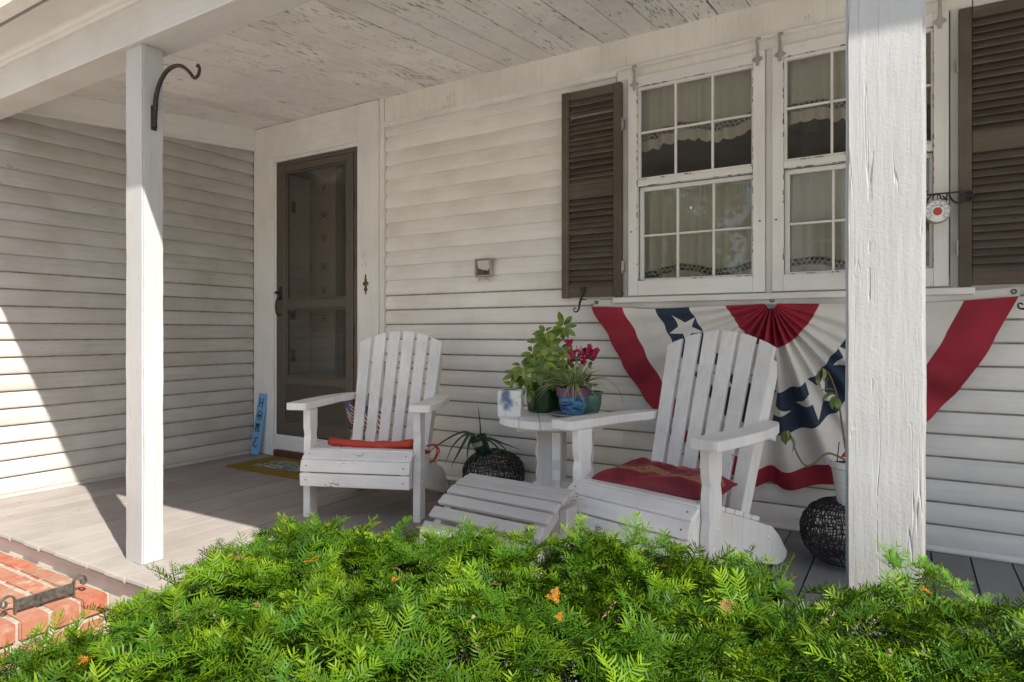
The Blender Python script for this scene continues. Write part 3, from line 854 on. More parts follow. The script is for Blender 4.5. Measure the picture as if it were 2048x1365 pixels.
# broken fixture box
bx = thing('wall_box', 'small square broken fixture box on the siding left of the shutter', 'fixture box', (-2.24, YW, 1.35))
bb = MB()
for lo, hi in (((-2.30, 1.295), (-2.29, 1.405)), ((-2.188, 1.295), (-2.178, 1.405)), ((-2.2895, 1.395), (-2.1885, 1.405)), ((-2.2895, 1.295), (-2.1885, 1.303))):
    bb.box((lo[0], YW - 0.034, lo[1]), (hi[0], YW + 0.004, hi[1]), 0.002)
bb.build('frame', M['hanger'], bx)
MB().box((-2.289, YW - 0.006, 1.304), (-2.189, YW + 0.002, 1.394)).build('back_panel', M['stembrown'], bx)
fl = MB().add([(-2.287, YW - 0.028, 1.392), (-2.192, YW - 0.03, 1.392), (-2.195, YW - 0.02, 1.345), (-2.215, YW - 0.012, 1.33), (-2.25, YW - 0.010, 1.336), (-2.283, YW - 0.018, 1.345)], [(0, 1, 2, 3, 4, 5)])
fl.build('torn_flap', M['rim'], bx)
nest = MB()
for k in range(26):
    px = rnd.uniform(-2.285, -2.2); pz = rnd.uniform(1.275, 1.325)
    nest.tube([(px, YW - rnd.uniform(.008, .03), pz), (px + rnd.uniform(-.02, .03), YW - rnd.uniform(.008, .03), pz + rnd.uniform(-.012, .012))], 0.0014, 3)
nest.build('nest_debris', M['dark'], bx, kind='stuff')

# ------------------------------------------------------------------ windows
def lace(b, cl, x0, x1, zbase):
    """rows of little rings and arcs sewn between two strips of cloth"""
    step = 0.0235
    n = int((x1 - x0) / step)
    for i in range(n):
        for row in range(2):
            cx = x0 + step * (i + 0.5 + 0.5 * row)
            if cx > x1 - 0.01: continue
            cz = zbase + 0.0105 + row * 0.0185
            pts = [(cx + 0.0115 * math.cos(a), cl(cx) - 0.0008, cz + 0.0105 * math.sin(a)) for a in [2 * PI * j / 8 for j in range(8)]]
            b.tube(pts, 0.0017, 3, closed=True)

def window(x0, x1, label, seed):
    t = thing('window', label, 'window', ((x0 + x1) / 2, YW - 0.03, 1.145), group='white small-paned porch windows')
    yo, yi = YW - 0.034, YW - 0.004
    z0, z1 = 1.146, 2.318
    sl, srr = 0.050, 0.055
    gx0, gx1 = x0 + sl, x1 - srr
    MB().box((x0, yo, z0), (gx0, yi, z1), 0.002).build('stile', M['trimZ'], t)
    MB().box((gx1, yo, z0), (x1, yi, z1), 0.002).build('stile', M['trimZ'], t)
    MB().box((gx0 + 0.0005, yo + 0.001, z0), (gx1 - 0.0005, yi, 1.226), 0.002).build('bottom_rail', M['trimX'], t)
    MB().box((gx0 + 0.0005, yo + 0.001, 2.262), (gx1 - 0.0005, yi, z1), 0.002).build('top_rail', M['trimX'], t)
    MB().box((gx0 + 0.0005, yo + 0.004, 1.730), (gx1 - 0.0005, yi, 1.764), 0.003).build('meeting_rail', M['trimX'], t)
    for (a, b, dy, nm) in ((1.7645, 2.2615, 0.010, 'upper_sash'), (1.2265, 1.7295, 0.034, 'lower_sash')):
        s = MB()
        fw = 0.014 if nm == 'upper_sash' else 0.022
        ys0, ys1 = yo + dy + 0.004, yo + dy + 0.026
        for lo, hi in (((gx0 + .001, a), (gx0 + fw, b)), ((gx1 - fw * .6, a), (gx1 - .001, b)), ((gx0 + fw, a), (gx1 - fw * .6, a + 0.012)), ((gx0 + fw, b - fw), (gx1 - fw * .6, b))):
            s.box((lo[0], ys0, lo[1]), (hi[0], ys1, hi[1]), 0.0015)
        sash = s.build(nm, M['trimZ'], t)
        ix0, ix1, iz0, iz1 = gx0 + fw, gx1 - fw * .6, a + 0.012, b - fw
        mw = 0.0105
        xm = [ix0 + (ix1 - ix0) * q / 3 for q in (1, 2)]
        zm = (iz0 + iz1) / 2 + (0.006 if nm == 'upper_sash' else -0.004)
        for q in xm:
            MB().box((q - mw / 2, ys0 + 0.002, iz0 + .0003), (q + mw / 2, ys1 - 0.002, iz1 - .0003), 0.002).build('muntin', M['trimZ'], sash)
        xs = [ix0] + xm + [ix1]
        for q in range(3):
            xa = xs[q] + (mw / 2 + .0003 if q else .0003); xb = xs[q + 1] - (mw / 2 + .0003 if q < 2 else .0003)
            MB().box((xa, ys0 + 0.003, zm - mw / 2), (xb, ys1 - 0.003, zm + mw / 2), 0.002).build('muntin', M['trimX'], sash)
            for (za, zb) in ((iz0, zm - mw / 2), (zm + mw / 2, iz1)):
                tl = rnd.uniform(-0.0006, 0.0006)
                MB().add([(xa, ys1 - 0.006 + tl, za), (xb, ys1 - 0.006 - tl, za), (xb, ys1 - 0.006, zb), (xa, ys1 - 0.006 + tl * 2, zb)], [(0, 1, 2, 3)]).build('glass_pane', M['glass'], sash)
    fk = MB()
    for (xa, za, xb, zb) in ((gx0, 1.228, gx0, 2.26), (gx1, 1.228, gx1, 2.26), (gx0, 2.2605, gx1, 2.2605), (gx0, 1.7285, gx1, 1.7285), (gx0, 1.7655, gx1, 1.7655), (gx0, 1.2275, gx1, 1.2275)):
        Ln = math.hypot(xb - xa, zb - za)
        for q in range(int(Ln / 0.035)):
            if rnd.random() < .35: continue
            f0 = rnd.random(); ln_ = rnd.uniform(.005, .028) / Ln
            w_ = rnd.uniform(.0008, .0026)
            p0 = (xa + (xb - xa) * f0, za + (zb - za) * f0); p1 = (xa + (xb - xa) * min(1, f0 + ln_), za + (zb - za) * min(1, f0 + ln_))
            if xa == xb: lo, hi = (p0[0] - w_, p0[1]), (p0[0] + w_, p1[1])
            else: lo, hi = (p0[0], p0[1] - w_), (p1[0], p0[1] + w_)
            if hi[0] - lo[0] < 1e-4 or hi[1] - lo[1] < 1e-4: continue
            fk.box((lo[0], yo - 0.0006, lo[1]), (hi[0], yo + 0.004, hi[1]))
    fk.build('paint_flakes', M['grime_dark'], t, kind='stuff')
    # old hangers and buttons
    for hx in (x0 + 0.036, x1 - 0.032):
        h = MB()
        h.prism([(hx - .006, 2.245), (hx + .006, 2.245), (hx + .008, 2.262), (hx + .020, 2.268), (hx + .022, 2.282), (hx + .010, 2.288), (hx + .007, 2.31), (hx + .007, 2.352), (hx - .007, 2.352), (hx - .007, 2.31), (hx - .010, 2.288), (hx - .022, 2.282), (hx - .020, 2.268), (hx - .008, 2.262)], yo - 0.006, yo - 0.0008, 'Y', bev=0.0015)
        for (ox, oz) in ((-.017, 2.275), (.017, 2.275), (0, 2.25)):
            h.lathe([(0.0, .003), (.006, .002), (.008, -.002)], (hx + ox, yo - .006, oz), 10, tilt=Matrix.Rotation(R(90), 4, 'X'))
        h.tube(smooth_path([(hx, yo - .008, 2.345), (hx, yo - .018, 2.356), (hx, yo - .010, 2.372), (hx + .012, yo + 0.0, 2.374)], 4), 0.0075, 7)
        h.build('hanger', M['hanger'], t, smooth=True, angle=35)
    for hx in (x0 + 0.018, x1 - 0.022):
        MB().lathe([(0, .003), (.004, .002), (.005, -.001)], (hx, yo - .0005, 1.49), 8, tilt=Matrix.Rotation(R(90), 4, 'X')).build('screw', M['iron_grey'], t, smooth=True)
    return gx0, gx1, yi

def curtains(gx0, gx1, where, seed):
    rr = random.Random(seed)
    ph = [rr.uniform(0, 6.28) for _ in range(6)]
    for (ztop, zlace, zhem, cat, lab, amp) in ((2.295, 2.005, 1.945, 'valance', 'ivory eyelet valance with scalloped hem in the ' + where, 0.012),
                                       (1.722, 1.258, 1.205, 'cafe_curtain', 'ivory cafe curtain with lace band low in the ' + where, 0.014)):
        base = YW + 0.050 if cat == 'valance' else YW + 0.058
        xa, xb = gx0 - 0.05, gx1 + 0.05
        def cl(x, k=1.0):
            u = (x - gx0) * 2 * PI
            return base + amp * k * (math.sin(u / 0.105 + ph[0] + 1.2 * math.sin(u / .5 + ph[1])) + 0.6 * math.sin(u / 0.064 + ph[2] + math.sin(u / .3)))
        def fz(x, z):      # gathers are tight at the rod and open towards the hem
            t = (ztop - z) / (ztop - zhem)
            return base + (cl(x) - base) * (0.35 + 0.75 * t) + (0.003 * math.sin((x - gx0) * 2 * PI / 0.018) if t < 0.09 else 0)
        root = thing(cat, lab, 'curtain', ((xa + xb) / 2, base, ztop), group='ivory eyelet curtains')
        n = 150
        rise = lambda x: 0.018 * math.sin((x - gx0) * 2 * PI / 0.42 + ph[4])
        MB().grid(lambda a, b: (xa + (xb - xa) * a, fz(xa + (xb - xa) * a, ztop + (zlace + .039 - ztop) * b), ztop + (zlace + .039 + rise(xa + (xb - xa) * a) - ztop) * b), n, 14).build('cloth', M['curtain'], root, smooth=True)
        sc = 0.062
        def hemz(x): return zhem + rise(x) + 0.014 * abs(math.sin(PI * (x - gx0) / sc)) ** 0.7 * -1 + 0.014
        MB().grid(lambda a, b: (xa + (xb - xa) * a, cl(xa + (xb - xa) * a), (zlace + rise(xa + (xb - xa) * a)) * (1 - b) + hemz(xa + (xb - xa) * a) * b), n, 3).build('hem', M['curtain'], root, smooth=True)
        lb = MB()
        step = 0.0235
        for i in range(int((xb - xa) / step)):
            for row in range(2):
                cx = xa + step * (i + 0.5 + 0.5 * row)
                if cx > xb - 0.01: continue
                cz = zlace + rise(cx) + 0.0105 + row * 0.0185
                lb.tube([(cx + 0.0115 * math.cos(a), cl(cx + 0.0115 * math.cos(a)) - 0.0008, cz + 0.0105 * math.sin(a)) for a in [2 * PI * j / 8 for j in range(8)]], 0.0019, 3, closed=True)
        lb.build('lace_band', M['curtain'], root, kind='stuff')
        MB().tube([(xa, base + 0.004, ztop - 0.012), (xb, base + 0.004, ztop - 0.012)], 0.005, 6).build('rod', M['whitepot'], root)

wa = window(-1.294, -0.597, 'left white twelve-pane window between brown shutter and mullion', 1)
wb_ = window(-0.563, 0.143, 'right white twelve-pane window mostly hidden behind the wide post', 2)
curtains(wa[0], wa[1], 'left window', 5)
curtains(wb_[0], wb_[1], 'right window behind the post', 9)

# ------------------------------------------------------------------ shutters
def shutter(x0, x1, label, flip):
    t = thing('shutter', label, 'shutter', ((x0 + x1) / 2, YW - 0.05, 1.14), group='brown louvred shutters')
    y0, y1 = YW - 0.058, YW - 0.026
    z0, z1 = 1.142, 2.302
    sl = 0.046
    for a, b in ((x0, x0 + sl), (x1 - sl, x1)):
        MB().box((a, y0, z0), (b, y1, z1), 0.003).build('stile', M['shutter'], t)
    for a, b in ((z0 + 0.004, 1.204), (1.694, 1.782), (2.252, z1 - 0.002)):
        MB().box((x0 + sl + .0005, y0 + 0.002, a), (x1 - sl - .0005, y1 - 0.002, b), 0.003).build('rail', M['shutterX'], t)
    ym = (y0 + y1) / 2
    for (a, b) in ((1.204, 1.694), (1.782, 2.252)):
        n = 15
        p = (b - a) / n
        for i in range(n):
            zc_ = a + p * (i + 0.5)
            m = Matrix.Translation((0, ym, zc_)) @ Matrix.Rotation(R(rnd.uniform(-2.5, 2.5) + 52), 4, 'X') @ Matrix.Rotation(R(rnd.uniform(-.35, .35)), 4, 'Y')
            MB().box((x0 + sl + .001, -0.0265, -0.0035), (x1 - sl - .001, 0.0265, 0.0035), 0.002, mat=m).build('slat', M['shutterX'], t)
    hx = x1 + 0.004 if flip else x0 - 0.004
    for zz in (1.28, 2.05):
        h = MB().box((hx - 0.008, y0 + 0.006, zz), (hx + 0.008, y1, zz + 0.05), 0.002)
        h.tube([(hx, y0 + 0.004, zz - 0.012), (hx, y0 + 0.004, zz + 0.055)], 0.004, 7)
        h.build('hinge', M['steel'], t, smooth=True, angle=30)
    MB().box((x0 + .004, y1 + .001, z0 + .01), (x1 - .004, YW - 0.0125, z0 + 0.03)).build('back_batten', M['shutter'], t)
    return t
shutter(-1.684, -1.325, 'brown louvred shutter left of the windows', True)
shutter(0.176, 0.540, 'brown louvred shutter at the right edge beside the thermometer', False)

def sdog(cx, cz, s, label, y=YW - 0.066):
    pts = [(0.024, .052), (.018, .060), (.008, .060), (.002, .050), (.008, .043), (.014, .048)]
    up = [(0.014, .047), (.009, .043), (.003, .047), (.002, .056), (.010, .064), (.020, .062), (.025, .052), (.020, .036), (.010, .018), (.003, 0.0), (-.004, -.020), (-.008, -.040), (-.012, -.058), (-.022, -.070), (-.036, -.070), (-.043, -.060), (-.040, -.050), (-.031, -.049), (-.028, -.056)]
    rad = [0.003 + 0.0035 * math.exp(-((i / 18 - .5) / .22) ** 2) for i in range(len(up))]
    P = smooth_path([(cx + a * s, y, cz + b * s) for a, b in up], 4)
    rr = np.interp(np.linspace(0, 1, len(P)), np.linspace(0, 1, len(rad)), rad).tolist()
    t = thing('shutter_holdback', label, 'shutter hook', (cx, YW, cz), group='scrolled iron shutter hooks')
    MB().tube(P, rr, 7).build('scroll', M['iron'], t, smooth=True)
    MB().tube([(cx, y - .004, cz), (cx, YW + .004, cz)], 0.004, 7).build('pin', M['iron'], t, smooth=True)
sdog(-1.56, 1.135, 1.0, 'black iron scroll hook holding the foot of the left shutter')
sdog(0.415, 1.115, 1.0, 'black iron scroll hook at the foot of the right shutter')

# ------------------------------------------------------------------ hook on the left post
hk = thing('plant_hook', 'curved rusty iron hanging hook on the left porch post', 'hook', (-2.66, 1.525, 1.80))
hp = [(-2.662, 1.525, 1.795), (-2.660, 1.525, 1.835), (-2.655, 1.525, 1.87), (-2.645, 1.525, 1.928), (-2.613, 1.525, 1.981), (-2.567, 1.525, 2.012), (-2.508, 1.525, 2.018), (-2.461, 1.525, 2.004), (-2.417, 1.525, 1.973), (-2.388, 1.525, 1.945), (-2.362, 1.525, 1.949), (-2.352, 1.525, 1.971), (-2.360, 1.525, 1.990), (-2.370, 1.525, 1.984)]
P = smooth_path(hp, 4)
MB().tube(P, [0.011 - 0.0065 * (i / len(P)) for i in range(len(P))], 8).build('hook_rod', M['iron'], hk, smooth=True)
MB().box((-2.6685, 1.513, 1.785), (-2.662, 1.537, 1.885), 0.002).build('mount_plate', M['iron'], hk)

# ------------------------------------------------------------------ thermometer
th = thing('thermometer', 'round white dial thermometer with red centre on a scrolled iron bracket', 'thermometer', (0.10, 3.24, 1.45))
TX = Matrix.Translation((0.100, 3.235, 1.453)) @ Matrix.Rotation(R(14), 4, 'Z') @ Matrix.Rotation(R(90), 4, 'X')
def L(b, prof, n=36): return b.lathe(prof, (0, 0, 0), n, tilt=TX)
L(MB(), [(0.0, -0.024), (0.046, -0.024), (0.050, -0.018), (0.050, 0.0), (0.0475, 0.004), (0.044, 0.003), (0.043, 0.0)]).build('case', M['dialrim'], th, smooth=True, angle=35)
MB().disc((0, 0, 0), 0.0432, 0.0005, 36, tilt=TX).build('dial', M['dialwhite'], th)
MB().disc((0, 0, 0), 0.0165, 0.0022, 28, tilt=TX).build('dial_centre', M['dialred'], th)
tk = MB()
for i in range(57):
    a = R(225 - 270 * i / 56)
    r0, r1 = (0.026, 0.030)
    m = TX @ Matrix.Rotation(a, 4, 'Z')
    tk.box((r0 - (0.003 if i % 7 == 0 else 0), -0.0004, 0.0012), (r1, 0.0004, 0.0016), mat=m)
m = TX @ Matrix.Rotation(R(60), 4, 'Z')
tk.box((0.012, -0.0008, 0.0026), (0.034, 0.0008, 0.003), mat=m)
tk.build('tick_marks', M['ink'], th, kind='stuff')
for i, s in enumerate(('-60', '-40', '-20', '0', '20', '40', '60', '80', '100', '120')):
    a = R(222 - 264 * i / 9)
    cu = bpy.data.curves.new('numeral', 'FONT')
    cu.body = s
    cu.size = 0.0092
    cu.align_x = 'CENTER'; cu.align_y = 'CENTER'
    cu.materials.append(M['ink'])
    tmp = bpy.data.objects.new('numeral_text', cu)
    COL.objects.link(tmp)
    bpy.context.view_layer.update()
    nm_ = bpy.data.meshes.new_from_object(tmp.evaluated_get(bpy.context.evaluated_depsgraph_get()))
    bpy.data.objects.remove(tmp)
    o = bpy.data.objects.new('numeral', nm_)
    COL.objects.link(o)
    o.parent = th
    o.matrix_local = Matrix.Translation(-Vector((0.10, 3.24, 1.45))) @ TX @ Matrix.Translation((0.0365 * math.cos(a), 0.0365 * math.sin(a), 0.0015)) @ Matrix.Rotation(a - PI / 2, 4, 'Z')
br = MB()
br.tube([(0.048, 3.262, 1.531), (0.215, 3.262, 1.531)], 0.0035, 6)
def arc(cx, cz, r, a0, a1, rad=0.003):
    br.tube([(cx + r * math.cos(R(a0 + (a1 - a0) * i / 12)), 3.262, cz + r * math.sin(R(a0 + (a1 - a0) * i / 12))) for i in range(13)], rad, 6)
arc(0.056, 1.541, 0.009, 0, 300)
arc(0.060, 1.522, 0.010, 90, 330)
arc(0.098, 1.517, 0.013, -30, 200)
arc(0.122, 1.519, 0.012, 150, 400)
br.tube(smooth_path([(0.140, 3.262, 1.528), (0.148, 3.262, 1.505), (0.165, 3.262, 1.488), (0.182, 3.262, 1.489), (0.192, 3.262, 1.503), (0.187, 3.262, 1.518), (0.176, 3.262, 1.514), (0.176, 3.262, 1.506)], 4), 0.0042, 6)
br.tube(smooth_path([(0.135, 3.262, 1.500), (0.128, 3.262, 1.510), (0.118, 3.262, 1.522)], 4), [0.005] * 4 + [0.003] * 5, 6)
br.tube(smooth_path([(0.060, 3.262, 1.495), (0.068, 3.262, 1.512), (0.08, 3.262, 1.528)], 4), 0.003, 6)
br.tube([(0.100, 3.25, 1.503), (0.100, 3.262, 1.531)], 0.002, 5)
br.build('bracket', M['black'], th, smooth=True)
gp = MB()
for k in range(15):
    a, b = rnd.uniform(0.197, 0.222), rnd.uniform(1.478, 1.532)
    gp.lathe([(0, .006), (.004, .004), (.006, 0), (.004, -.004), (0, -.006)], (a, 3.278 - rnd.uniform(0, .016), b), 7)
gp.build('leaf_boss', M['black'], th, smooth=True)
# ------------------------------------------------------------------ bunting
CXB, CZB = -0.563, 1.088
bn = thing('bunting', 'pleated red white and blue fan bunting with stars below the windows', 'bunting', (CXB, YW - 0.02, CZB))
th_k = [0, 10, 26, 43, 62, 78, 90, 103, 118, 137, 155, 170, 180]
r_k = [0.925, 0.855, 0.795, 0.785, 0.815, 0.86, 0.868, 0.866, 0.835, 0.80, 0.825, 0.88, 0.935]
def bpoint(t, f, off=0.0):
    """t in 0..1 along the fan (left tip to right tip), f in 0..1 from the gathered centre outwards"""
    deg = t * 180
    ro = float(np.interp(deg, th_k, r_k))
    f0_ = f
    f = f + (float(np.interp(f, [0, .2, .4, .6, .8, 1], [0, .215, .46, .70, .905, 1])) - f) * math.exp(-((deg - 90) / 48) ** 2)
    mid = math.exp(-((deg - 90) / 42) ** 2)
    fold = math.sin(t * 2 * PI * 14 + 2.0 * math.sin(t * 9))
    r = ro * f * (1 + 0.030 * fold * min(1, f * 2) * (0.08 + mid) * (1 - 0.62 * f) + 0.024 * mnoise.noise((t * 7, f * 1.2, 8.0)) * f)
    a = R(180 + deg) + 0.05 * math.sin(t * 2 * PI * 5 + 0.6) * mid * f + 0.03 * mnoise.noise((t * 6, f * 2.5, 2.0)) * f
    n1 = math.sin(t * 2 * PI * 14 + 2.0 * math.sin(t * 9))
    n2 = mnoise.noise((t * 9, f * 1.6, 3.3))
    n3 = math.sin(t * 2 * PI * 6.5 + 1.1 + f * 1.5)
    y = 0.050 + n1 * (0.020 + 0.026 * f * (1 - f)) * (0.25 + 0.95 * mid) * min(1, f * 5 + .15) + n3 * 0.032 * f * (0.4 + mid) + 0.045 * n2 * min(1, f * 3)
    y += 0.012 * f * f
    sag = -0.018 * math.sin(PI * min(1, abs(math.cos(a)) * f)) * (1 - mid)
    x = CXB + r * math.cos(a)
    z = CZB + r * math.sin(a) * 1.0 + sag * 0.6
    if deg < 4 or deg > 176:
        pass
    return Vector((x, YW - 0.012 - max(0.004, y) - off, z))
nu, nv = 300, 60
def bmi(i, j):
    return (0, 1, 2, 1, 0)[min(4, int((j + 0.5) / nv * 5))]
MB().grid(lambda a, b: bpoint(a, 0.03 + 0.97 * b), nu, nv, mi=bmi).build('fan_cloth', [M['bunt_red'], M['bunt_white'], M['bunt_blue']], bn, smooth=True)
# header tape with grommets
tp = MB()
def tapez(x):
    u = (x - CXB) / 0.93
    return CZB + 0.012 * u * u + 0.012 - 0.008 * math.sin(PI * abs(u)) * 1.5
tp.grid(lambda a, b: (CXB - 0.935 + 1.88 * a, YW - 0.030 - 0.004 * math.sin(a * 40), tapez(CXB - 0.935 + 1.88 * a) - 0.016 + 0.036 * b), 60, 2)
tp.build('header_tape', M['bunt_white'], bn, smooth=True)
for gx in (CXB - 0.915, CXB, CXB + 0.925):
    MB().lathe([(0.005, 0.0), (0.006, .003), (.010, .003), (.011, 0.0)], (gx, YW - 0.036, tapez(gx) + 0.004), 16, tilt=Matrix.Rotation(R(90), 4, 'X')).build('grommet', M['iron_grey'], bn, smooth=True)
def star(tc, fc, rr, rot, nm='star'):
    """appliqued five-point star lying on the cloth: mapped through the fan"""
    ro = 0.85
    m = MB()
    N = 10
    ctr = None
    def mp(px, py):
        t = tc + px / (PI * ro * fc); f = fc + py / ro
        return bpoint(t, f, 0.0025)
    pts = []
    for k in range(10):
        r = rr if k % 2 == 0 else rr * 0.40
        a = rot + PI * k / 5
        pts.append((r * math.cos(a), r * math.sin(a)))
    for k in range(10):
        p, q = pts[k], pts[(k + 1) % 10]
        n = 6
        vs, fs, idx = [], [], {}
        for i in range(n + 1):
            for j in range(n + 1 - i):
                u_, v_ = i / n, j / n
                idx[(i, j)] = len(vs)
                vs.append(mp(p[0] * u_ + q[0] * v_, p[1] * u_ + q[1] * v_))
        for i in range(n):
            for j in range(n - i):
                fs.append((idx[(i, j)], idx[(i + 1, j)], idx[(i, j + 1)]))
                if i + j < n - 1:
                    fs.append((idx[(i + 1, j)], idx[(i + 1, j + 1)], idx[(i, j + 1)]))
        m.add(vs, fs)
    m.build(nm, M['bunt_white'], bn, smooth=True)
for (tc, rot) in ((0.085, 0.3), (0.31, 1.0), (0.50, 0.2), (0.64, 0.7), (0.80, 1.1), (0.915, 0.2)):
    star(tc, 0.50, 0.086, rot)

# ------------------------------------------------------------------ adirondack chairs
def wavy_leg(y0, y1, z0, z1):
    f = [(0, 0), (.30, 0), (.46, -.0), (.54, .010), (.60, .004), (.70, .004), (.76, .012), (.83, .002), (1, 0)]
    front = [(y0 + d, z0 + (z1 - z0) * h) for h, d in f]
    rear = [(y1 - d * .9, z0 + (z1 - z0) * h) for h, d in f]
    return front + rear[::-1]
def make_chair(label):
    t = thing('adirondack_chair', label, 'chair', (0, 0, 0), 0, 'white slatted porch armchairs', local=True)
    for s in (-1, 1):
        a, b = sorted((s * 0.275, s * 0.313))
        lg = MB().prism(wavy_leg(0.0, 0.088, 0.0, 0.553), a, b, 'X', bev=0.003).build('front_leg', M['chair'], t)
        bo = MB()
        for (by, bz) in ((0.03, 0.20), (0.055, 0.27)):
            bo.lathe([(0, .004), (.006, .003), (.008, 0)], (s * 0.3135, by, bz), 10, tilt=Matrix.Rotation(R(90 * s), 4, 'Y'))
        bo.build('bolt', M['chair'], lg, smooth=True)
        a, b = sorted((s * 0.236, s * 0.272))
        st = MB().prism([(-.068, .178), (-.078, .215), (-.078, .245), (-.066, .288), (-.035, .320), (.0, .334), (.06, .334), (.40, .222), (.50, .186), (.56, .166), (.62, .118), (.69, .04), (.688, .015), (.655, 0), (.60, 0), (.10, .155)], a, b, 'X', bev=0.003).build('stringer', M['chair'], t)
        bo = MB()
        for (by, bz) in ((0.52, 0.13), (0.50, 0.05), (0.2, .18)):
            bo.lathe([(0, .004), (.006, .003), (.008, 0)], (s * 0.2725, by, bz), 10, tilt=Matrix.Rotation(R(90 * s), 4, 'Y'))
        bo.build('bolt', M['chair'], st, smooth=True)
        # arm: rounded front, curved outer edge narrowing to the rear
        out = [(0.268, -0.045), (0.272, -0.055), (0.282, -0.060), (0.362, -0.060), (0.374, -0.055), (0.380, -0.042), (0.380, 0.18), (0.373, 0.29), (0.356, 0.40), (0.330, 0.49), (0.305, 0.545), (0.288, 0.565), (0.262, 0.572), (0.250, 0.565), (0.250, 0.44), (0.268, 0.36)]
        MB().prism([(s * px, py) for px, py in (out if s > 0 else out[::-1])], 0.555, 0.592, 'Z', bev=0.005, seg=2).build('armrest', M['chair'], t)
    # waterfall front slats then seat slats, (y0,z0)-(y1,z1) is the outer face
    fr = [((-.089, .180), (-.092, .246)), ((-.092, .254), (-.076, .312)), ((-.070, .318), (-.018, .352)), ((-.010, .356), (.052, .356))]
    for i, ((ya, za), (yb, zb)) in enumerate(fr):
        d = Vector((0, yb - ya, zb - za)); ln = d.length; d.normalize()
        nrm = Vector((0, -d.z, d.y))
        m = Matrix.Identity(4)
        for r_ in range(3):
            m[r_][0] = (1, 0, 0)[r_]; m[r_][1] = d[r_]; m[r_][2] = nrm[r_]; m[r_][3] = (0, ya, za)[r_]
        hw_ = 0.274 if i == 3 else 0.286
        fsl = MB().box((-hw_, 0, -0.019), (hw_, ln, 0.0), 0.005, 2, mat=m).build('front_slat', M['chairworn'] if i == 1 else M['chairX'], t)
        for sx in (-0.254, 0.254):
            MB().lathe([(0, .001), (.0035, .0008), (.0042, -.0005)], (0, 0, 0), 8, tilt=m @ Matrix.Translation((sx, ln * .5, 0.0))).build('screw', M['iron_grey'], fsl, smooth=True)
    for i in range(6):
        ya = 0.060 + i * 0.066
        za = 0.354 - 0.327 * (ya - 0.06)
        m = Matrix.Translation((0, ya, za)) @ Matrix.Rotation(-math.atan(0.327), 4, 'X')
        MB().box((-0.2735, 0, -0.019), (0.2735, 0.060, 0.0), 0.004, 2, mat=m).build('seat_slat', M['chairX'], t)
    # back: six slats, slightly fanned, arched top
    tilt = math.atan2(0.63 - 0.385, 0.975 - 0.245)
    Lb = 0.775
    for i in range(6):
        q = (i - 2.5)
        xb, xt = q * 0.0775, q * 0.0885
        wb0, wt0 = 0.0285, 0.0352
        def topv(xx): return Lb - 1.02 * xx * xx - 0.02 * abs(xx)
        poly = [(xb - wb0, 0.0), (xb + wb0, 0.0), (xt + wt0, topv(xt + wt0)), (xt, topv(xt) + .001), (xt - wt0, topv(xt - wt0))]
        m = Matrix.Translation((0, 0.385, 0.225)) @ Matrix.Rotation(-tilt, 4, 'X')
        sl = MB().prism(poly, 0.0, 0.019, 'Y', bev=0.0035, seg=2, mat=m).build('back_slat', M['chair'], t)
        sc = MB()
        for hz in (0.60, 0.33):
            sc.lathe([(0, .0012), (.0035, .001), (.0045, -0.0005)], (0, 0, 0), 8, tilt=m @ Matrix.Translation((xb + (xt - xb) * hz / Lb, -0.0003, hz)) @ Matrix.Rotation(R(90), 4, 'X'))
        sc.build('screw', M['chair'], sl, smooth=True)
    for (hz, w, hh) in ((0.585, 0.218, 0.036), (0.33, 0.272, 0.05), (0.03, 0.19, 0.05)):
        m = Matrix.Translation((0, 0.385, 0.225)) @ Matrix.Rotation(-tilt, 4, 'X')
        yb0 = 0.0785 if w > .25 else 0.0195
        MB().box((-w, yb0, hz), (w, yb0 + 0.024, hz + hh), 0.003, mat=m).build('back_rail', M['chairX'], t)
    # side boards behind the outer slats
    for s in (-1, 1):
        m = Matrix.Translation((0, 0.385, 0.225)) @ Matrix.Rotation(-tilt, 4, 'X')
        MB().prism([(s * 0.192, 0.02), (s * 0.220, 0.02), (s * 0.250, 0.60), (s * 0.238, 0.66), (s * 0.222, 0.60)][::s], 0.0195, 0.078, 'Y', bev=0.002, mat=m).build('back_post', M['chair'], t)
    return t
c1 = make_chair('white slatted armchair near the door with a red folded cushion on its seat')
c2 = c1.copy()
COL.objects.link(c2)
for ch in list(c1.children):
    copy_part(ch, c2)
c2['label'] = 'white slatted armchair in front of the bunting with a burgundy pillow on its seat'
C1P, C1A = (-2.375, 2.418, 0.0), R(22)
C2P, C2A = (-0.882, 2.325, 0.0), R(-15.5)
c1.location = C1P; c1.rotation_euler = (0, 0, C1A)
c2.location = C2P; c2.rotation_euler = (0, 0, C2A)

# ------------------------------------------------------------------ cushions
def pillow(w, d, h, nx=44, ny=36, wr=0.01, seed=0, ex=4.0):
    """closed puffy slab in local coordinates, its underside at z=0"""
    def top(a, b, side):
        u, v = 2 * a - 1, 2 * b - 1
        e = max(0.0, (1 - abs(u) ** ex)) ** 0.5 * max(0.0, (1 - abs(v) ** ex)) ** 0.5
        n = mnoise.noise((u * 1.7 + seed, v * 2.1, seed * 1.3)) * wr + mnoise.noise((u * 5 + seed, v * 4, 9)) * wr * 0.45
        sx = 1 - 0.035 * (1 - v * v) * 0 - 0.03 * (1 - abs(u)) * 0
        x = u * w / 2 * (1 - 0.05 * (1 - v * v) * (abs(u) ** 6)); y = v * d / 2 * (1 - 0.05 * (1 - u * u) * (abs(v) ** 6))
        return (x, y, (h * 0.5 + (h * 0.5 + n) * e) if side else (h * 0.5 - h * 0.5 * e))
    return top
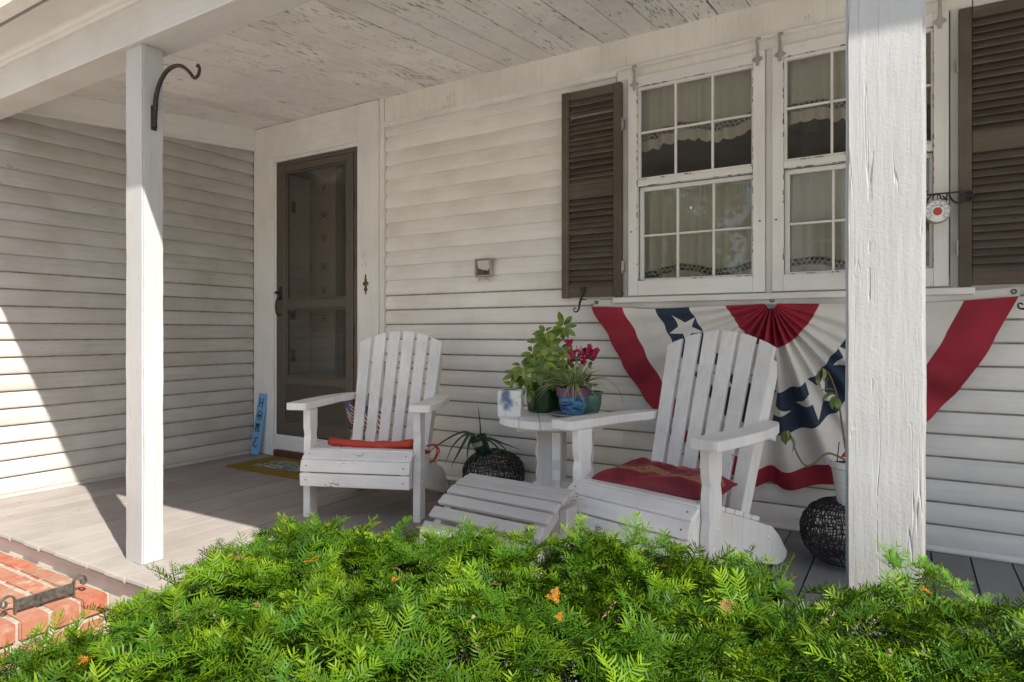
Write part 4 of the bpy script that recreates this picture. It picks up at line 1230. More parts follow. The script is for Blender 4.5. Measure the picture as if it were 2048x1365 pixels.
# red tie-on cushion, seat slopes down to the rear
def seatmat(pos, ang, y, z, pitch, roll=0, yaw=0, x=0):
    return Matrix.Translation(pos) @ Matrix.Rotation(ang, 4, 'Z') @ Matrix.Translation((x, y, z)) @ Matrix.Rotation(pitch, 4, 'X') @ Matrix.Rotation(roll, 4, 'Y') @ Matrix.Rotation(yaw, 4, 'Z')
m1 = seatmat(C1P, C1A, 0.225, 0.305, R(-15), R(1.2), R(-1), x=0.025)
rc = thing('seat_cushion', 'folded red cushion with a floral underside on the left armchair', 'cushion', m1.to_translation())
tf = pillow(0.46, 0.33, 0.045, wr=0.008, seed=2, ex=7)
b = MB()
for side in (1, 0):
    b.grid(lambda a, c: m1 @ Vector(tf(a, c, side)), 40, 30)
b.build('cover', M['redcloth'], rc, smooth=True)
tf2 = pillow(0.43, 0.31, 0.022, wr=0.004, seed=5, ex=8)
b = MB()
m1b = m1 @ Matrix.Translation((-0.01, -0.036, -0.014))
for side in (1, 0):
    b.grid(lambda a, c: m1b @ Vector(tf2(a, c, side)), 30, 20)
b.build('floral_lining', M['floral'], rc, smooth=True)
rl = MB()
rl.tube([m1 @ Vector(p) for p in smooth_path([(-0.23, -0.155, 0.030), (-0.12, -0.168, 0.022), (0.0, -0.168, 0.02), (0.12, -0.168, 0.026), (0.228, -0.155, 0.040)], 6)], [0.020 + 0.003 * math.sin(i * .9) for i in range(25)], 10)
rl.build('rolled_edge', M['redcloth'], rc, smooth=True)
tie = MB()
for k in range(2):
    o = 0.012 * k
    tie.tube([m1 @ Vector(p) for p in smooth_path([(0.215, 0.10, 0.05), (0.262, 0.09 + o, 0.055), (0.285 + o, 0.085, 0.03), (0.275, 0.08 + o, -0.02), (0.25, 0.085, -0.04)], 5)], 0.0045, 5)
tie.build('tie_strap', M['redcloth'], rc, smooth=True)
tl = MB().tube([m1 @ Vector(p) for p in smooth_path([(-0.02, -0.12, -0.02), (-0.02, -0.10, -0.10), (-0.018, -0.10, -0.16), (-0.012, -0.10, -0.195)], 5)], 0.004, 5)
tl.build('tie_strap', M['floral'], rc, smooth=True)
# burgundy pillow with an embroidered band
m2 = seatmat(C2P, C2A, 0.19, 0.285, R(1), R(-1.5), R(2), x=-0.012)
bp = thing('pillow', 'burgundy velvet pillow with a gold embroidered band on the right armchair', 'pillow', m2.to_translation())
tf = pillow(0.49, 0.31, 0.135, wr=0.024, seed=8, ex=3.4)
b = MB()
def velvmi(i, j):
    return 1 if 12 <= j + 1.5 * math.sin(i * .17) < 21 or 34 <= j < 37 else 0
b.grid(lambda a, c: m2 @ Vector(tf(a, c, 1)), 60, 48, mi=velvmi)
b.grid(lambda a, c: m2 @ Vector(tf(a, c, 0)), 40, 30)
b.build('velvet_cover', [M['velvet'], M['gold']], bp, smooth=True)
pp = [m2 @ Vector(tf(a, c, 1)) for a, c in [(i / 20, 0) for i in range(20)] + [(1, i / 20) for i in range(20)] + [(1 - i / 20, 1) for i in range(20)] + [(0, 1 - i / 20) for i in range(20)]]
MB().tube(pp, 0.005, 6, closed=True).build('piping', M['velvet'], bp, smooth=True)
# fold of cloth along the front edge
fo = MB().tube([m2 @ Vector(p) for p in smooth_path([(-0.235, -0.14, 0.04), (-0.12, -0.176, 0.026), (0.02, -0.184, 0.026), (0.14, -0.176, 0.034), (0.235, -0.13, 0.05)], 6)], [0.004 + 0.014 * math.sin(PI * i / 24) + 0.003 * math.sin(i * 1.3) for i in range(25)], 9)
fo.build('front_fold', M['velvet'], bp, smooth=True)

# ------------------------------------------------------------------ footstool
fs_ = thing('footstool', 'grey white slatted footstool with a sloping curved top before the side table', 'footstool', (-1.375, 2.02, 0), R(-4), local=True)
FP = []
for i in range(6):
    a = i / 6
    y = 0.27 - 0.345 * a
    z = 0.345 - 0.02 * a - 0.17 * a ** 2.0
    FP.append((y, z))
for s in (-1, 1):
    a, b = sorted((s * 0.200, s * 0.232))
    poly = [(0.295, 0.30)] + [(y, z - 0.021) for y, z in FP] + [(-0.065, 0.09), (0.01, 0.13), (0.20, 0.25)]
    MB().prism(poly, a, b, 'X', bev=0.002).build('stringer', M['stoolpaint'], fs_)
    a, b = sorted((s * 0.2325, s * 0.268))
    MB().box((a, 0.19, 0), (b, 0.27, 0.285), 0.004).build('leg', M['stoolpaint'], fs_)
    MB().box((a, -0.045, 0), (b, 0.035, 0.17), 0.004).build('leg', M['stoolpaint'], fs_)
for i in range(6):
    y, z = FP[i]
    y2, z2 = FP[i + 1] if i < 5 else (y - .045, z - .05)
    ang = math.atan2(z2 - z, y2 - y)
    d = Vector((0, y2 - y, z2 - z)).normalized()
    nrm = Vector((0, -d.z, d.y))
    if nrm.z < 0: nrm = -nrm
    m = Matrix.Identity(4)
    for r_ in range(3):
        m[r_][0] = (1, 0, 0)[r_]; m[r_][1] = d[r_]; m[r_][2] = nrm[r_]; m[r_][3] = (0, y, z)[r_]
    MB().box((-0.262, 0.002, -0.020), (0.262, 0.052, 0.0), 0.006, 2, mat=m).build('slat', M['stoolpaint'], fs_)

# ------------------------------------------------------------------ side table
tb = thing('side_table', 'round topped white plank side table with wavy legs carrying the plants', 'table', (-1.46, 2.86, 0))
TC = (-1.475, 2.845); TR = 0.285; TZ = 0.545
for i in range(6):
    xa = -TR + i * (2 * TR / 6) + 0.0012
    xb = -TR + (i + 1) * (2 * TR / 6) - 0.0012
    n = 8
    def rad(xx): return math.sqrt(max(0.0025, (TR + 0.003) ** 2 - xx * xx))
    lo = [(xa + (xb - xa) * k / n, -rad(xa + (xb - xa) * k / n)) for k in range(n + 1)]
    hi = [(xa + (xb - xa) * k / n, rad(xa + (xb - xa) * k / n)) for k in range(n + 1)][::-1]
    m = Matrix.Translation((TC[0], TC[1], 0)) @ Matrix.Rotation(R(31), 4, 'Z')
    MB().prism(lo + hi, TZ - 0.036, TZ + rnd.uniform(-.001, .001), 'Z', bev=0.003, seg=2, mat=m).build('top_plank', M['chair'], tb)
M31 = Matrix.Translation((TC[0], TC[1], 0)) @ Matrix.Rotation(R(31), 4, 'Z')
MB().box((-0.20, -0.17, TZ - 0.058), (0.20, -0.10, TZ - 0.0365), 0.002, mat=M31).build('cleat', M['chairX'], tb)
MB().box((-0.20, 0.10, TZ - 0.058), (0.20, 0.17, TZ - 0.0365), 0.002, mat=M31).build('cleat', M['chairX'], tb)
def tleg(cx, cy, ang):
    f = [(0, 0), (.2, .004), (.33, -.003), (.45, .010), (.55, .003), (.64, .012), (.74, .001), (.86, .009), (1, 0)]
    h = TZ - 0.0585
    poly = [(-0.055 + d, h * q) for q, d in f] + [(0.055 - d, h * q) for q, d in f][::-1]
    m = M31 @ Matrix.Translation((cx, cy, 0)) @ Matrix.Rotation(R(ang), 4, 'Z')
    MB().prism(poly, -0.019, 0.019, 'Y', bev=0.003, mat=m).build('leg', M['chair'], tb)
tleg(-0.055, -0.02, 8); tleg(0.125, -0.02, -4); tleg(-0.01, -0.135, 82); tleg(0.03, 0.13, 92)
MB().box((-0.12, -0.012, 0.16), (0.13, 0.012, 0.22), 0.003, mat=M31).build('stretcher', M['chairX'], tb)

# ------------------------------------------------------------------ things on the table
tsx = thing('tissue_box', 'cube tissue box with blue watercolour flowers on the round table', 'tissue box', (-1.655, 2.70, TZ))
mt = Matrix.Translation((-1.655, 2.70, TZ + 0.0635)) @ Matrix.Rotation(R(38 - 14), 4, 'Z')
tbx = MB().box((-0.056, -0.056, -0.0625), (0.056, 0.056, 0.0625), 0.0015, mat=mt).build('carton', M['tissue'], tsx)
ov = MB().prism([(0.036 * math.cos(2 * PI * k / 24), 0.02 * math.sin(2 * PI * k / 24)) for k in range(24)], 0.0626, 0.0634, 'Z', mat=mt).build('opening', M['dark'], tsx)

def leaf_mesh(L, W, bend=0.25, fold=0.15, n=5, rounded=True):
    """leaf along +x, tip at (L,0,0)"""
    vs, fs = [], []
    for i in range(n + 1):
        t = i / n
        w = W * (math.sin(PI * min(1, t * 0.92 + 0.03)) ** 0.8 if rounded else (1 - t) ** 0.6 * min(1, 4 * t + .3)) * 0.5
        if i == n: w = W * 0.04
        x, z = L * t, -bend * L * t * t
        vs += [(x, -w, z + fold * w), (x, 0, z), (x, w, z + fold * w)]
    for i in range(n):
        for j in range(2):
            a = i * 3 + j
            fs.append((a, a + 1, a + 4, a + 3))
    return vs, fs
def mesh_data(name, vs, fs, mats, mi=None):
    me = bpy.data.meshes.new(name)
    me.from_pydata(vs, [], fs)
    for m in (mats if isinstance(mats, list) else [mats]):
        me.materials.append(m)
    if mi: me.polygons.foreach_set('material_index', mi)
    me.polygons.foreach_set('use_smooth', [True] * len(fs))
    me.update()
    return me
def inst(name, me, parent, loc, rot, s=1.0):
    o = bpy.data.objects.new(name, me)
    COL.objects.link(o)
    o.parent = parent
    org = ORG.get(parent.name, Vector((0, 0, 0)))
    ORG[o.name] = org
    o.matrix_local = Matrix.Translation(Vector(loc) - org) @ rot.to_4x4() @ Matrix.Scale(s, 4)
    return o
def dirrot(d, roll=0.0, up=Vector((0, 0, 1))):
    d = Vector(d).normalized()
    y = up.cross(d)
    if y.length < 1e-4: y = Vector((0, 1, 0))
    y.normalize()
    zz = d.cross(y)
    m = Matrix((d, y, zz)).transposed()
    return m @ Matrix.Rotation(roll, 3, 'X')
scheff_leaf = [mesh_data('leaflet', *leaf_mesh(0.075, 0.030, 0.18, 0.2), M['leaf_scheff']), mesh_data('leaflet', *leaf_mesh(0.062, 0.026, 0.35, 0.1), M['leaf_scheff'])]
small_leaf = mesh_data('leaf', *leaf_mesh(0.045, 0.026, 0.3, 0.1), M['leaf_dark'])

sp = thing('umbrella_plant', 'bushy variegated umbrella plant in a dark green glazed pot on the table', 'potted plant', (-1.595, 2.93, TZ))
PC = Vector((-1.595, 2.93, TZ))
pot_ = MB().lathe([(0.0, 0.0), (0.078, 0.0), (0.086, 0.008), (0.092, 0.10), (0.094, 0.135), (0.098, 0.142), (0.094, 0.147), (0.086, 0.142), (0.082, 0.12), (0.0, 0.118)], PC + Vector((0, 0, .001)), 36).build('pot', M['glaze'], sp, smooth=True, angle=40)
MB().disc(PC, 0.083, 0.1195, 24).build('soil', M['soil'], sp)
CAMW = Vector((0, 0, .95))
Rt = Vector((0.8536, 0.521, 0)); Fw = Vector((-0.521, 0.8536, 0))
def at(u, v, dep):    # offset on the plane of the table through the plant: right, up, forward
    return PC + Rt * u + Vector((0, 0, v)) + Fw * dep
heads = [(0.005, 0.405, -0.02, 8, 1.1), (0.10, 0.435, 0.02, 9, 1.0), (0.02, 0.335, -0.07, 8, 1.15), (0.00, 0.265, -0.10, 7, 1.1), (-0.115, 0.235, -0.05, 7, 1.05), (-0.06, 0.30, 0.03, 7, 1.0),
         (-0.075, 0.19, -0.075, 7, 0.9), (0.065, 0.20, -0.10, 7, 0.9), (0.03, 0.17, -0.115, 6, 0.85), (0.115, 0.255, 0.03, 7, 0.9), (-0.03, 0.215, -0.09, 7, 1.0), (0.10, 0.13, -0.11, 6, 0.85), (-0.01, 0.36, 0.05, 7, 1.0), (-0.145, 0.19, 0.0, 7, 0.95), (-0.15, 0.135, -0.02, 6, 0.9), (-0.09, 0.12, -0.09, 6, 0.8), (0.055, 0.265, -0.04, 7, 0.95), (0.085, 0.315, -0.03, 7, 0.85), (-0.045, 0.255, -0.05, 7, 0.95), (0.03, 0.22, -0.12, 7, 0.9), (0.12, 0.20, -0.04, 6, 0.85)]
for (u, v, dp, n, sc) in heads:
    p = at(u, v, dp)
    base = PC + Vector((rnd.uniform(-.03, .03), rnd.uniform(-.03, .03), 0.118))
    mid = (p + base) / 2 + Vector((rnd.uniform(-.02, .02), rnd.uniform(-.02, .02), 0.02))
    MB().tube(bez(base, mid, p, 7), [0.0032] * 5 + [0.0022] * 3, 5).build('stem', M['stem'], sp, smooth=True)
    face = (CAMW - p).normalized() * 0.85 + Vector((rnd.uniform(-.35, .35), rnd.uniform(-.35, .35), rnd.uniform(0.2, .6)))
    face.normalize()
    ax = face.orthogonal().normalized()
    a0 = rnd.uniform(0, 6.28)
    for k in range(n):
        a = a0 + 2 * PI * k / n + rnd.uniform(-.15, .15)
        d = (Matrix.Rotation(a, 3, face) @ ax)
        d = (d + face * rnd.uniform(-0.25, 0.15) + Vector((0, 0, -0.22))).normalized()
        inst('leaflet', scheff_leaf[k % 2], sp, p + d * 0.008, dirrot(d, 0, face), sc * rnd.uniform(.76, 1.04) * (1.0 if k % 2 == 0 else 1.1))

# pink flowering plant behind
fpn = thing('pink_flowers', 'magenta flowering plant behind the umbrella plant on the table', 'potted plant', (-1.515, 3.02, TZ))
FC = Vector((-1.51, 3.03, TZ))
MB().lathe([(0, 0), (.05, 0), (.055, .01), (.066, .10), (.070, .104), (.066, .108), (.06, .10), (0, .095)], FC + Vector((0, 0, .001)), 24).build('pot', M['whitepot'], fpn, smooth=True, angle=40)
petv, petf = [], []
for k in range(5):
    a = 2 * PI * k / 5
    vs, fs = leaf_mesh(0.019, 0.017, -0.35, 0.15, 3)
    o = len(petv)
    petv += [(x * math.cos(a) - y * math.sin(a), x * math.sin(a) + y * math.cos(a), z) for x, y, z in vs]
    petf += [tuple(i + o for i in f) for f in fs]
flower_me = mesh_data('flower', petv, petf, M['pink'])
for k in range(78):
    cl = rnd.choice([(-0.165, 0.33), (-0.155, 0.29), (0.0, 0.36), (0.045, 0.34), (0.085, 0.37), (0.11, 0.33), (0.06, 0.31), (0.015, 0.315), (-0.01, 0.385), (-0.13, 0.255), (0.13, 0.35), (0.09, 0.345)])
    p = FC + Rt * (cl[0] + rnd.uniform(-.018, .018) + 0.005) + Vector((0, 0, cl[1] - 0.045 + rnd.uniform(-.022, .022))) + Fw * rnd.uniform(-.035, .02)
    d = (CAMW - p).normalized() + Vector((rnd.uniform(-.9, .9), rnd.uniform(-.9, .9), rnd.uniform(-.5, .8)))
    inst('flower', flower_me, fpn, p - Fw * 0.05, d.to_track_quat('Z', 'Y').to_matrix(), rnd.uniform(.6, 1.0))
for k in range(12):
    u = -0.15 + 0.27 * k / 11
    tp_ = FC + Rt * u + Vector((0, 0, rnd.uniform(.25, .35)))
    MB().tube(bez(FC + Vector((0, 0, .1)), FC + Rt * u * .4 + Vector((0, 0, .22)), tp_, 6), 0.0018, 4).build('stem', M['stem'], fpn, smooth=True)
for k in range(46):
    p = FC + Rt * rnd.uniform(-.13, .14) + Vector((0, 0, rnd.uniform(.13, .33))) + Fw * rnd.uniform(-.05, .05)
    d = Vector((rnd.uniform(-1, 1), rnd.uniform(-1, .3), rnd.uniform(-.4, .7)))
    inst('leaf', small_leaf, fpn, p, dirrot(d, rnd.uniform(-.6, .6)), rnd.uniform(.7, 1.2))

# saucer, spider plant
SC = Vector((-1.385, 2.835, TZ))
sau = MB().lathe([(0, 0.003), (.062, .003), (.066, 0.001), (.074, .004), (.108, .013), (.110, .016), (.106, .017), (.072, .009), (0, .008)], SC, 36).build('saucer', M['china'])
tag(sau, 'grey china saucer under the swirled blue flower pot', 'saucer')
spd = thing('spider_plant', 'striped spider plant in a purple rimmed swirled blue pot', 'potted plant', SC + Vector((0, 0, 0.009)))
SP = SC + Vector((0, 0, 0.0095))
MB().lathe([(0, 0), (.052, 0), (.056, .004), (.074, .088), (0.074, .0895)], SP, 36).build('pot', M['swirl'], spd, smooth=True, angle=50)
MB().lathe([(.076, .089), (.0805, .090), (.084, .130), (.082, .133), (.074, .132), (.071, .11), (0, .112)], SP, 36).build('pot_rim', M['purple'], spd, smooth=True, angle=40)
def spider_leaf(L, W, droop, n=10):
    vs, fs, mi = [], [], []
    for i in range(n + 1):
        t = i / n
        w = W * (0.55 + 0.45 * math.sin(PI * min(1, t * 1.3))) * (1 - t ** 3) * 0.5 + 0.0003
        x = L * (t - 0.10 * droop * t * t * t); z = L * (0.75 * t - (0.45 + droop) * t * t)
        for q in (-1, -.45, .45, 1):
            vs.append((x, w * q, z + 0.25 * w * abs(q)))
    for i in range(n):
        for j in range(3):
            a = i * 4 + j
            fs.append((a, a + 1, a + 5, a + 4)); mi.append(0 if j == 1 else 1)
    return vs, fs, mi
spl = []
for (L_, dr_) in ((0.15, 0.30), (0.19, 0.42), (0.13, 0.2), (0.17, 0.6), (0.11, 0.1)):
    v_, f_, m_ = spider_leaf(L_, 0.0135, dr_)
    spl.append(mesh_data('leaf', v_, f_, [M['leaf_spider'], M['leaf_cream']], m_))
for k in range(120):
    a = rnd.uniform(0, 2 * PI)
    p = SP + Vector((0.035 * rnd.random() * math.cos(a), 0.035 * rnd.random() * math.sin(a), 0.113))
    tilt_ = rnd.uniform(-0.10, 0.55) if k % 3 else rnd.uniform(0.35, 0.95)
    rot = Matrix.Rotation(a, 3, 'Z') @ Matrix.Rotation(-tilt_, 3, 'Y') @ Matrix.Rotation(rnd.uniform(-.3, .3), 3, 'X')
    inst('leaf', spl[k % 5], spd, p, rot, rnd.uniform(.85, 1.3))
# runner with a plantlet
MB().tube(smooth_path([SP + Vector((0, 0, .12)), SP + Rt * .02 + Vector((0, 0, .24)), SP + Rt * -.01 + Vector((0, 0, .30)), SP - Rt * .045 + Vector((0, 0, .31))], 6), 0.0022, 5).build('runner', M['leaf_spider'], spd, smooth=True)
MB().tube(smooth_path([SP + Vector((.0, 0, .13)), SP + Rt * .12 + Vector((0, 0, .17)), SP + Rt * .21 + Vector((0, 0, .135)), SP + Rt * .245 + Vector((0, 0, .05))], 6), 0.0012, 4).build('runner', M['leaf_spider'], spd, smooth=True)
tp2 = MB().lathe([(0, 0), (.05, 0), (.062, .015), (.071, .05), (.074, .085), (.072, .095), (.080, .104), (.080, .110), (.073, .111), (.068, .10), (0, .098)], SC + Vector((0.015, 0.125, 0.001)), 32).build('ceramic_pot', M['teal'], smooth=True, angle=50)
tag(tp2, 'teal ceramic pot behind the swirled blue flower pot', 'pot')
# ------------------------------------------------------------------ wicker stools
def wicker(cx, cy, rad, h, label, seed):
    rr = random.Random(seed)
    t = thing('wicker_stool', label, 'stool', (cx, cy, 0), group='round black wicker stools')
    def prof(s):   # s 0 bottom .. 1 top centre
        a = -PI / 2 * 0.80 + s * (PI / 2 * 0.80 + PI / 2 * 0.97)
        return rad * math.cos(a) ** 0.75, h * (0.5 + 0.5 * math.sin(a) / 1.0)
    n = 74
    up = MB()
    for k in range(n):
        a0 = 2 * PI * k / n + rr.uniform(-.03, .03)
        pts = []
        for i in range(17):
            r, z = prof(i / 16)
            a = a0 + 0.06 * math.sin(i * 0.9 + rr.uniform(-.4, .4)) + rr.uniform(-.018, .018)
            pts.append((cx + r * math.cos(a), cy + r * math.sin(a), z + .003))
        up.tube(pts, 0.0023, 4)
    up.build('upright_weave', M['wicker'], t, kind='stuff')
    for k in range(9):
        s = 0.05 + 0.86 * k / 8
        for q in range(2):
            pts = []
            for i in range(48):
                r, z = prof(min(1, s + 0.012 * math.sin(i * 1.1 + q * 3) + 0.02 * q))
                a = 2 * PI * i / 48
                pts.append((cx + (r + .002) * math.cos(a), cy + (r + .002) * math.sin(a), z + 0.004 * math.sin(a * 3 + k) + .003))
            MB().tube(pts, 0.0026, 4, closed=True).build('hoop', M['wicker'], t)
    mess = MB()
    for k in range(70):
        a = rr.uniform(0, 2 * PI); s = rr.uniform(0.12, 0.97)
        pts = []
        for i in range(9):
            r, z = prof(min(1, max(0, s + 0.012 * i * math.sin(k) + rr.uniform(-.008, .008))))
            pts.append((cx + (r + .003) * math.cos(a), cy + (r + .003) * math.sin(a), z + .004))
            a += 0.06
        mess.tube(pts, 0.0022, 4)
    mess.build('stray_strands', M['wicker'], t, kind='stuff')
wicker(-2.05, 3.155, 0.178, 0.265, 'black wicker stool behind the footstool with the leaning potted plant', 3)
wicker(-0.215, 2.985, 0.178, 0.262, 'black wicker stool behind the wide post under the white pot', 4)

al = thing('aloe_plant', 'small strappy leaved plant leaning in a dark green plastic pot on the wicker stool', 'potted plant', (-2.03, 3.13, 0.268))
AM = Matrix.Translation((-2.075, 3.09, 0.262)) @ Matrix.Rotation(R(-16), 4, 'Y') @ Matrix.Rotation(R(14), 4, 'X')
MB().lathe([(0, 0), (.036, 0), (.040, .004), (.050, .088), (.053, .09), (.052, .1), (.046, .1), (.044, .085), (0, .084)], (0, 0, 0), 24, tilt=AM).build('pot', M['nursery'], al, smooth=True, angle=40)
lb_ = MB()
lb_.grid(lambda a, b: AM @ Vector(((0.0475 + .0105 * b * .25) * math.cos(R(-120 + 80 * a)), (0.0475 + .0105 * b * .25) * math.sin(R(-120 + 80 * a)), 0.052 + 0.028 * b)), 8, 1)
lb_.build('pot_label', M['steel'], al)
AT = AM @ Vector((0, 0, 0.085))
for (pts, r0) in (([(0, 0), (-.08, .045), (-.20, -.01), (-.315, -.10)], .0075), ([(0, 0), (-.05, .03), (-.11, -.07), (-.155, -.155)], .0105), ([(0, 0), (-.035, .02), (-.06, -.06), (-.06, -.13)], .009), ([(.01, 0), (.012, .06), (.006, .13), (-.004, .20)], .005),
                  ([(.0, .0), (.06, .01), (.14, -.02), (.24, -.055)], .008), ([(.01, 0), (.07, -.01), (.12, -.06), (.135, -.12)], .0065), ([(0, 0), (.03, -.005), (.05, -.05), (.045, -.12)], .006), ([(.02, .0), (.08, .0), (.15, -.05), (.19, -.12)], .0055), ([(0, 0), (-.06, .035), (-.14, -.03), (-.19, -.14)], .008)):
    P = smooth_path([AT + Rt * u + Vector((0, 0, v)) + Fw * (-0.02 - .12 * abs(u) * .3) for u, v in pts], 5)
    MB().tube(P, [r0 * (1 - (i / (len(P) - 1)) ** 2 * 0.93) for i in range(len(P))], 6).build('leaf', M['leaf_aloe'], al, smooth=True)

wp = thing('trailing_plant', 'leggy bare stemmed plant in a ribbed white pot beside the wide post', 'potted plant', (-0.2, 2.95, 0.264))
WP = Vector((-0.197, 2.955, 0.252))
prof_ = [(0, 0), (.052, 0)]
for i in range(10):
    z_ = 0.006 + 0.0145 * i
    prof_ += [(.0545 + .0022 * i, z_), (.0555 + .0022 * i, z_ + .011), (.0545 + .0022 * i, z_ + .0128)]
prof_ += [(.080, .152), (.083, .156), (.083, .178), (.079, .18), (.072, .165), (0, .160)]
MB().lathe(prof_, WP, 36).build('pot', M['whitepot'], wp, smooth=True, angle=30)
MB().disc(WP, 0.073, 0.166, 20).build('soil', M['soil'], wp)
s1_ = smooth_path([WP + Vector((0.0, 0, .165)), (-0.215, 2.93, 0.47), (-0.232, 2.96, 0.56), (-0.250, 2.98, 0.672), (-0.278, 2.98, 0.765), (-0.305, 2.97, 0.80), (-0.318, 2.965, 0.775)], 5)
MB().tube(s1_, [0.0055 - .0035 * i / len(s1_) for i in range(len(s1_))], 6).build('stem', M['stembrown'], wp, smooth=True)
s2_ = smooth_path([WP + Vector((0.01, -.02, .165)), (-0.235, 2.88, 0.455), (-0.281, 2.86, 0.468), (-0.327, 2.84, 0.425), (-0.358, 2.84, 0.418), (-0.388, 2.84, 0.463), (-0.41, 2.84, 0.53), (-0.425, 2.84, 0.55)], 5)
MB().tube(s2_, [0.0055 - .003 * i / len(s2_) for i in range(len(s2_))], 6).build('stem', M['stembrown'], wp, smooth=True)
MB().tube([WP + Vector((-0.055, -.02, .15)), WP + Vector((-0.045, -.02, .255))], 0.0022, 5).build('plant_stake', M['ink'], wp)
pale_leaf = mesh_data('leaf', *leaf_mesh(0.050, 0.032, 0.45, 0.3), M['leaf_pale'])
for (p, d) in (((-0.318, 2.965, .78), (-.3, 0, -1)), ((-0.31, 2.96, .795), (-.8, -.2, -.9)), ((-0.305, 2.96, .80), (.4, -.3, -.9)), ((-0.283, 2.975, .765), (-.5, -.4, -.8)), ((-0.262, 2.98, .70), (-.8, -.3, -.2)), ((-0.255, 2.98, .68), (.2, -.5, -.9)), ((-0.256, 2.98, .69), (-.5, -.5, -.8)), ((-0.26, 2.98, .71), (-.9, 0, .3)),
               ((-0.425, 2.84, .55), (-.4, 0, -1)), ((-0.42, 2.84, .55), (.1, -.3, -1)), ((-0.425, 2.84, .552), (-.8, -.2, -.7)), ((-0.41, 2.84, .53), (.5, -.2, -.9)), ((-0.43, 2.84, .55), (-.2, -.5, -1))):
    inst('leaf', pale_leaf, wp, p, dirrot(d, rnd.uniform(-.5, .5)), rnd.uniform(0.85, 1.2))

# ------------------------------------------------------------------ sign, mat, vase, flags
sg = thing('home_sign', 'narrow upright blue board lettered HOME leaning beside the door', 'sign', (-4.315, 3.27, 0.003))
SM = Matrix.Translation((-4.325, 3.255, 0.004)) @ Matrix.Rotation(R(10), 4, 'Z') @ Matrix.Rotation(R(-6.5), 4, 'X') @ Matrix.Rotation(R(5.0), 4, 'Y')
MB().box((-0.042, 0.0, 0.0), (0.042, 0.018, 0.475), 0.003, mat=SM).build('board', M['signblue'], sg)
def stroke(pts, r=0.0036, mat='ink', name='letter', closed=False):
    P = smooth_path(pts, 5) if len(pts) > 2 and not closed else [Vector(p) for p in pts]
    b = MB()
    vs = [SM @ Vector((p[0], -0.0012, p[1])) for p in [(q.x, q.y) for q in [Vector((a[0], a[1], 0)) for a in P]]]
    b.tube(vs, r, 6, closed=closed)
    return b
H = MB()
for pts in ([(-.021, .432), (-.017, .436), (-.015, .42), (-.017, .385), (-.022, .365)], [(.016, .438), (.013, .42), (.010, .385), (.011, .365), (.016, .361)], [(-.02, .397), (0, .402), (.019, .404)]):
    v = stroke([(a, b) for a, b in pts]); H.add(v.v, v.f)
H.build('letter', M['ink'], sg, smooth=True)
O = stroke([(.0 + .021 * math.cos(a), .305 + .034 * math.sin(a)) for a in [2 * PI * i / 20 for i in range(20)]], 0.0033, closed=True)
O.build('letter', M['ink'], sg, smooth=True)
MB().lathe([(0, .001), (.012, .001), (.0135, -.001)], (0, 0, 0), 16, tilt=SM @ Matrix.Translation((-.002, -.0008, .302)) @ Matrix.Rotation(R(90), 4, 'X')).build('green_dot', M['inkgreen'], sg)
Mm = MB()
for pts in ([(-.026, .232), (-.022, .24), (-.019, .226), (-.018, .20), (-.020, .175)], [(-.018, .20), (-.010, .236), (-.004, .238), (-.003, .21), (-.004, .178)], [(-.003, .21), (.007, .238), (.012, .236), (.013, .205), (.014, .18), (.021, .178)]):
    v = stroke(pts, .0034); Mm.add(v.v, v.f)
Mm.build('letter', M['ink'], sg, smooth=True)
E_ = stroke([(.014, .122), (.006, .134), (-.008, .132), (-.012, .118), (-.004, .104), (.002, .103), (-.008, .101), (-.017, .088), (-.016, .070), (-.004, .060), (.010, .066), (.015, .076)])
E_.build('letter', M['ink'], sg, smooth=True)

dm = MB()
mc = (-3.725, 3.07)
def matp(a, b, z):
    x = -0.385 + 0.77 * a; y = -0.205 + 0.41 * b
    e = mnoise.noise((x * 14, y * 14, 1)) * 0.004
    return (mc[0] + x + e, mc[1] + y + e, z)
nx, ny = 60, 34
dm.grid(lambda a, b: matp(a, b, 0.016 + 0.003 * mnoise.noise((a * 40, b * 25, 0)) + (0.0 if 0.02 < a < .98 and .03 < b < .97 else -0.004)), nx, ny)
ring = [(i / nx, 0) for i in range(nx)] + [(1, j / ny) for j in range(ny)] + [(1 - i / nx, 1) for i in range(nx)] + [(0, 1 - j / ny) for j in range(ny)]
rv = [matp(a, b, 0.0125) for a, b in ring] + [matp(a, b, 0.0015) for a, b in ring]
nr = len(ring)
dm.add(rv, [(i, (i + 1) % nr, nr + (i + 1) % nr, nr + i) for i in range(nr)])
mo = thing('doormat', 'gold coir doormat with a teal printed picture before the brown door', 'doormat', (mc[0], mc[1], 0))
dm.build('mat_pile', M['mat'], mo)
fz_ = MB()
for k in range(900):
    a, b = ring[rnd.randrange(nr)]
    p = Vector(matp(a, b, rnd.uniform(0.003, 0.017)))
    d = Vector((p.x - mc[0], (p.y - mc[1]) * 1.5, 0)).normalized() * 0.007 + Vector((rnd.uniform(-.003, .003), rnd.uniform(-.003, .003), rnd.uniform(-.002, .006)))
    s_ = Vector((-d.y, d.x, 0)).normalized() * .0007
    fz_.add([p - s_, p + s_, p + d], [(0, 1, 2)])
fz_.build('fringe', M['mat'], mo, kind='stuff')
fr_ = MB()
for lo, hi in (((-.10, -.075), (.03, -.068)), ((-.10, -.022), (.03, -.015)), ((-.10, -.068), (-.093, -.022)), ((.023, -.068), (.03, -.022))):
    fr_.box((mc[0] + lo[0], mc[1] + lo[1] - .03, 0.0185), (mc[0] + hi[0], mc[1] + hi[1] - .03, 0.0205))
fr_.build('printed_frame', M['rim'], mo)

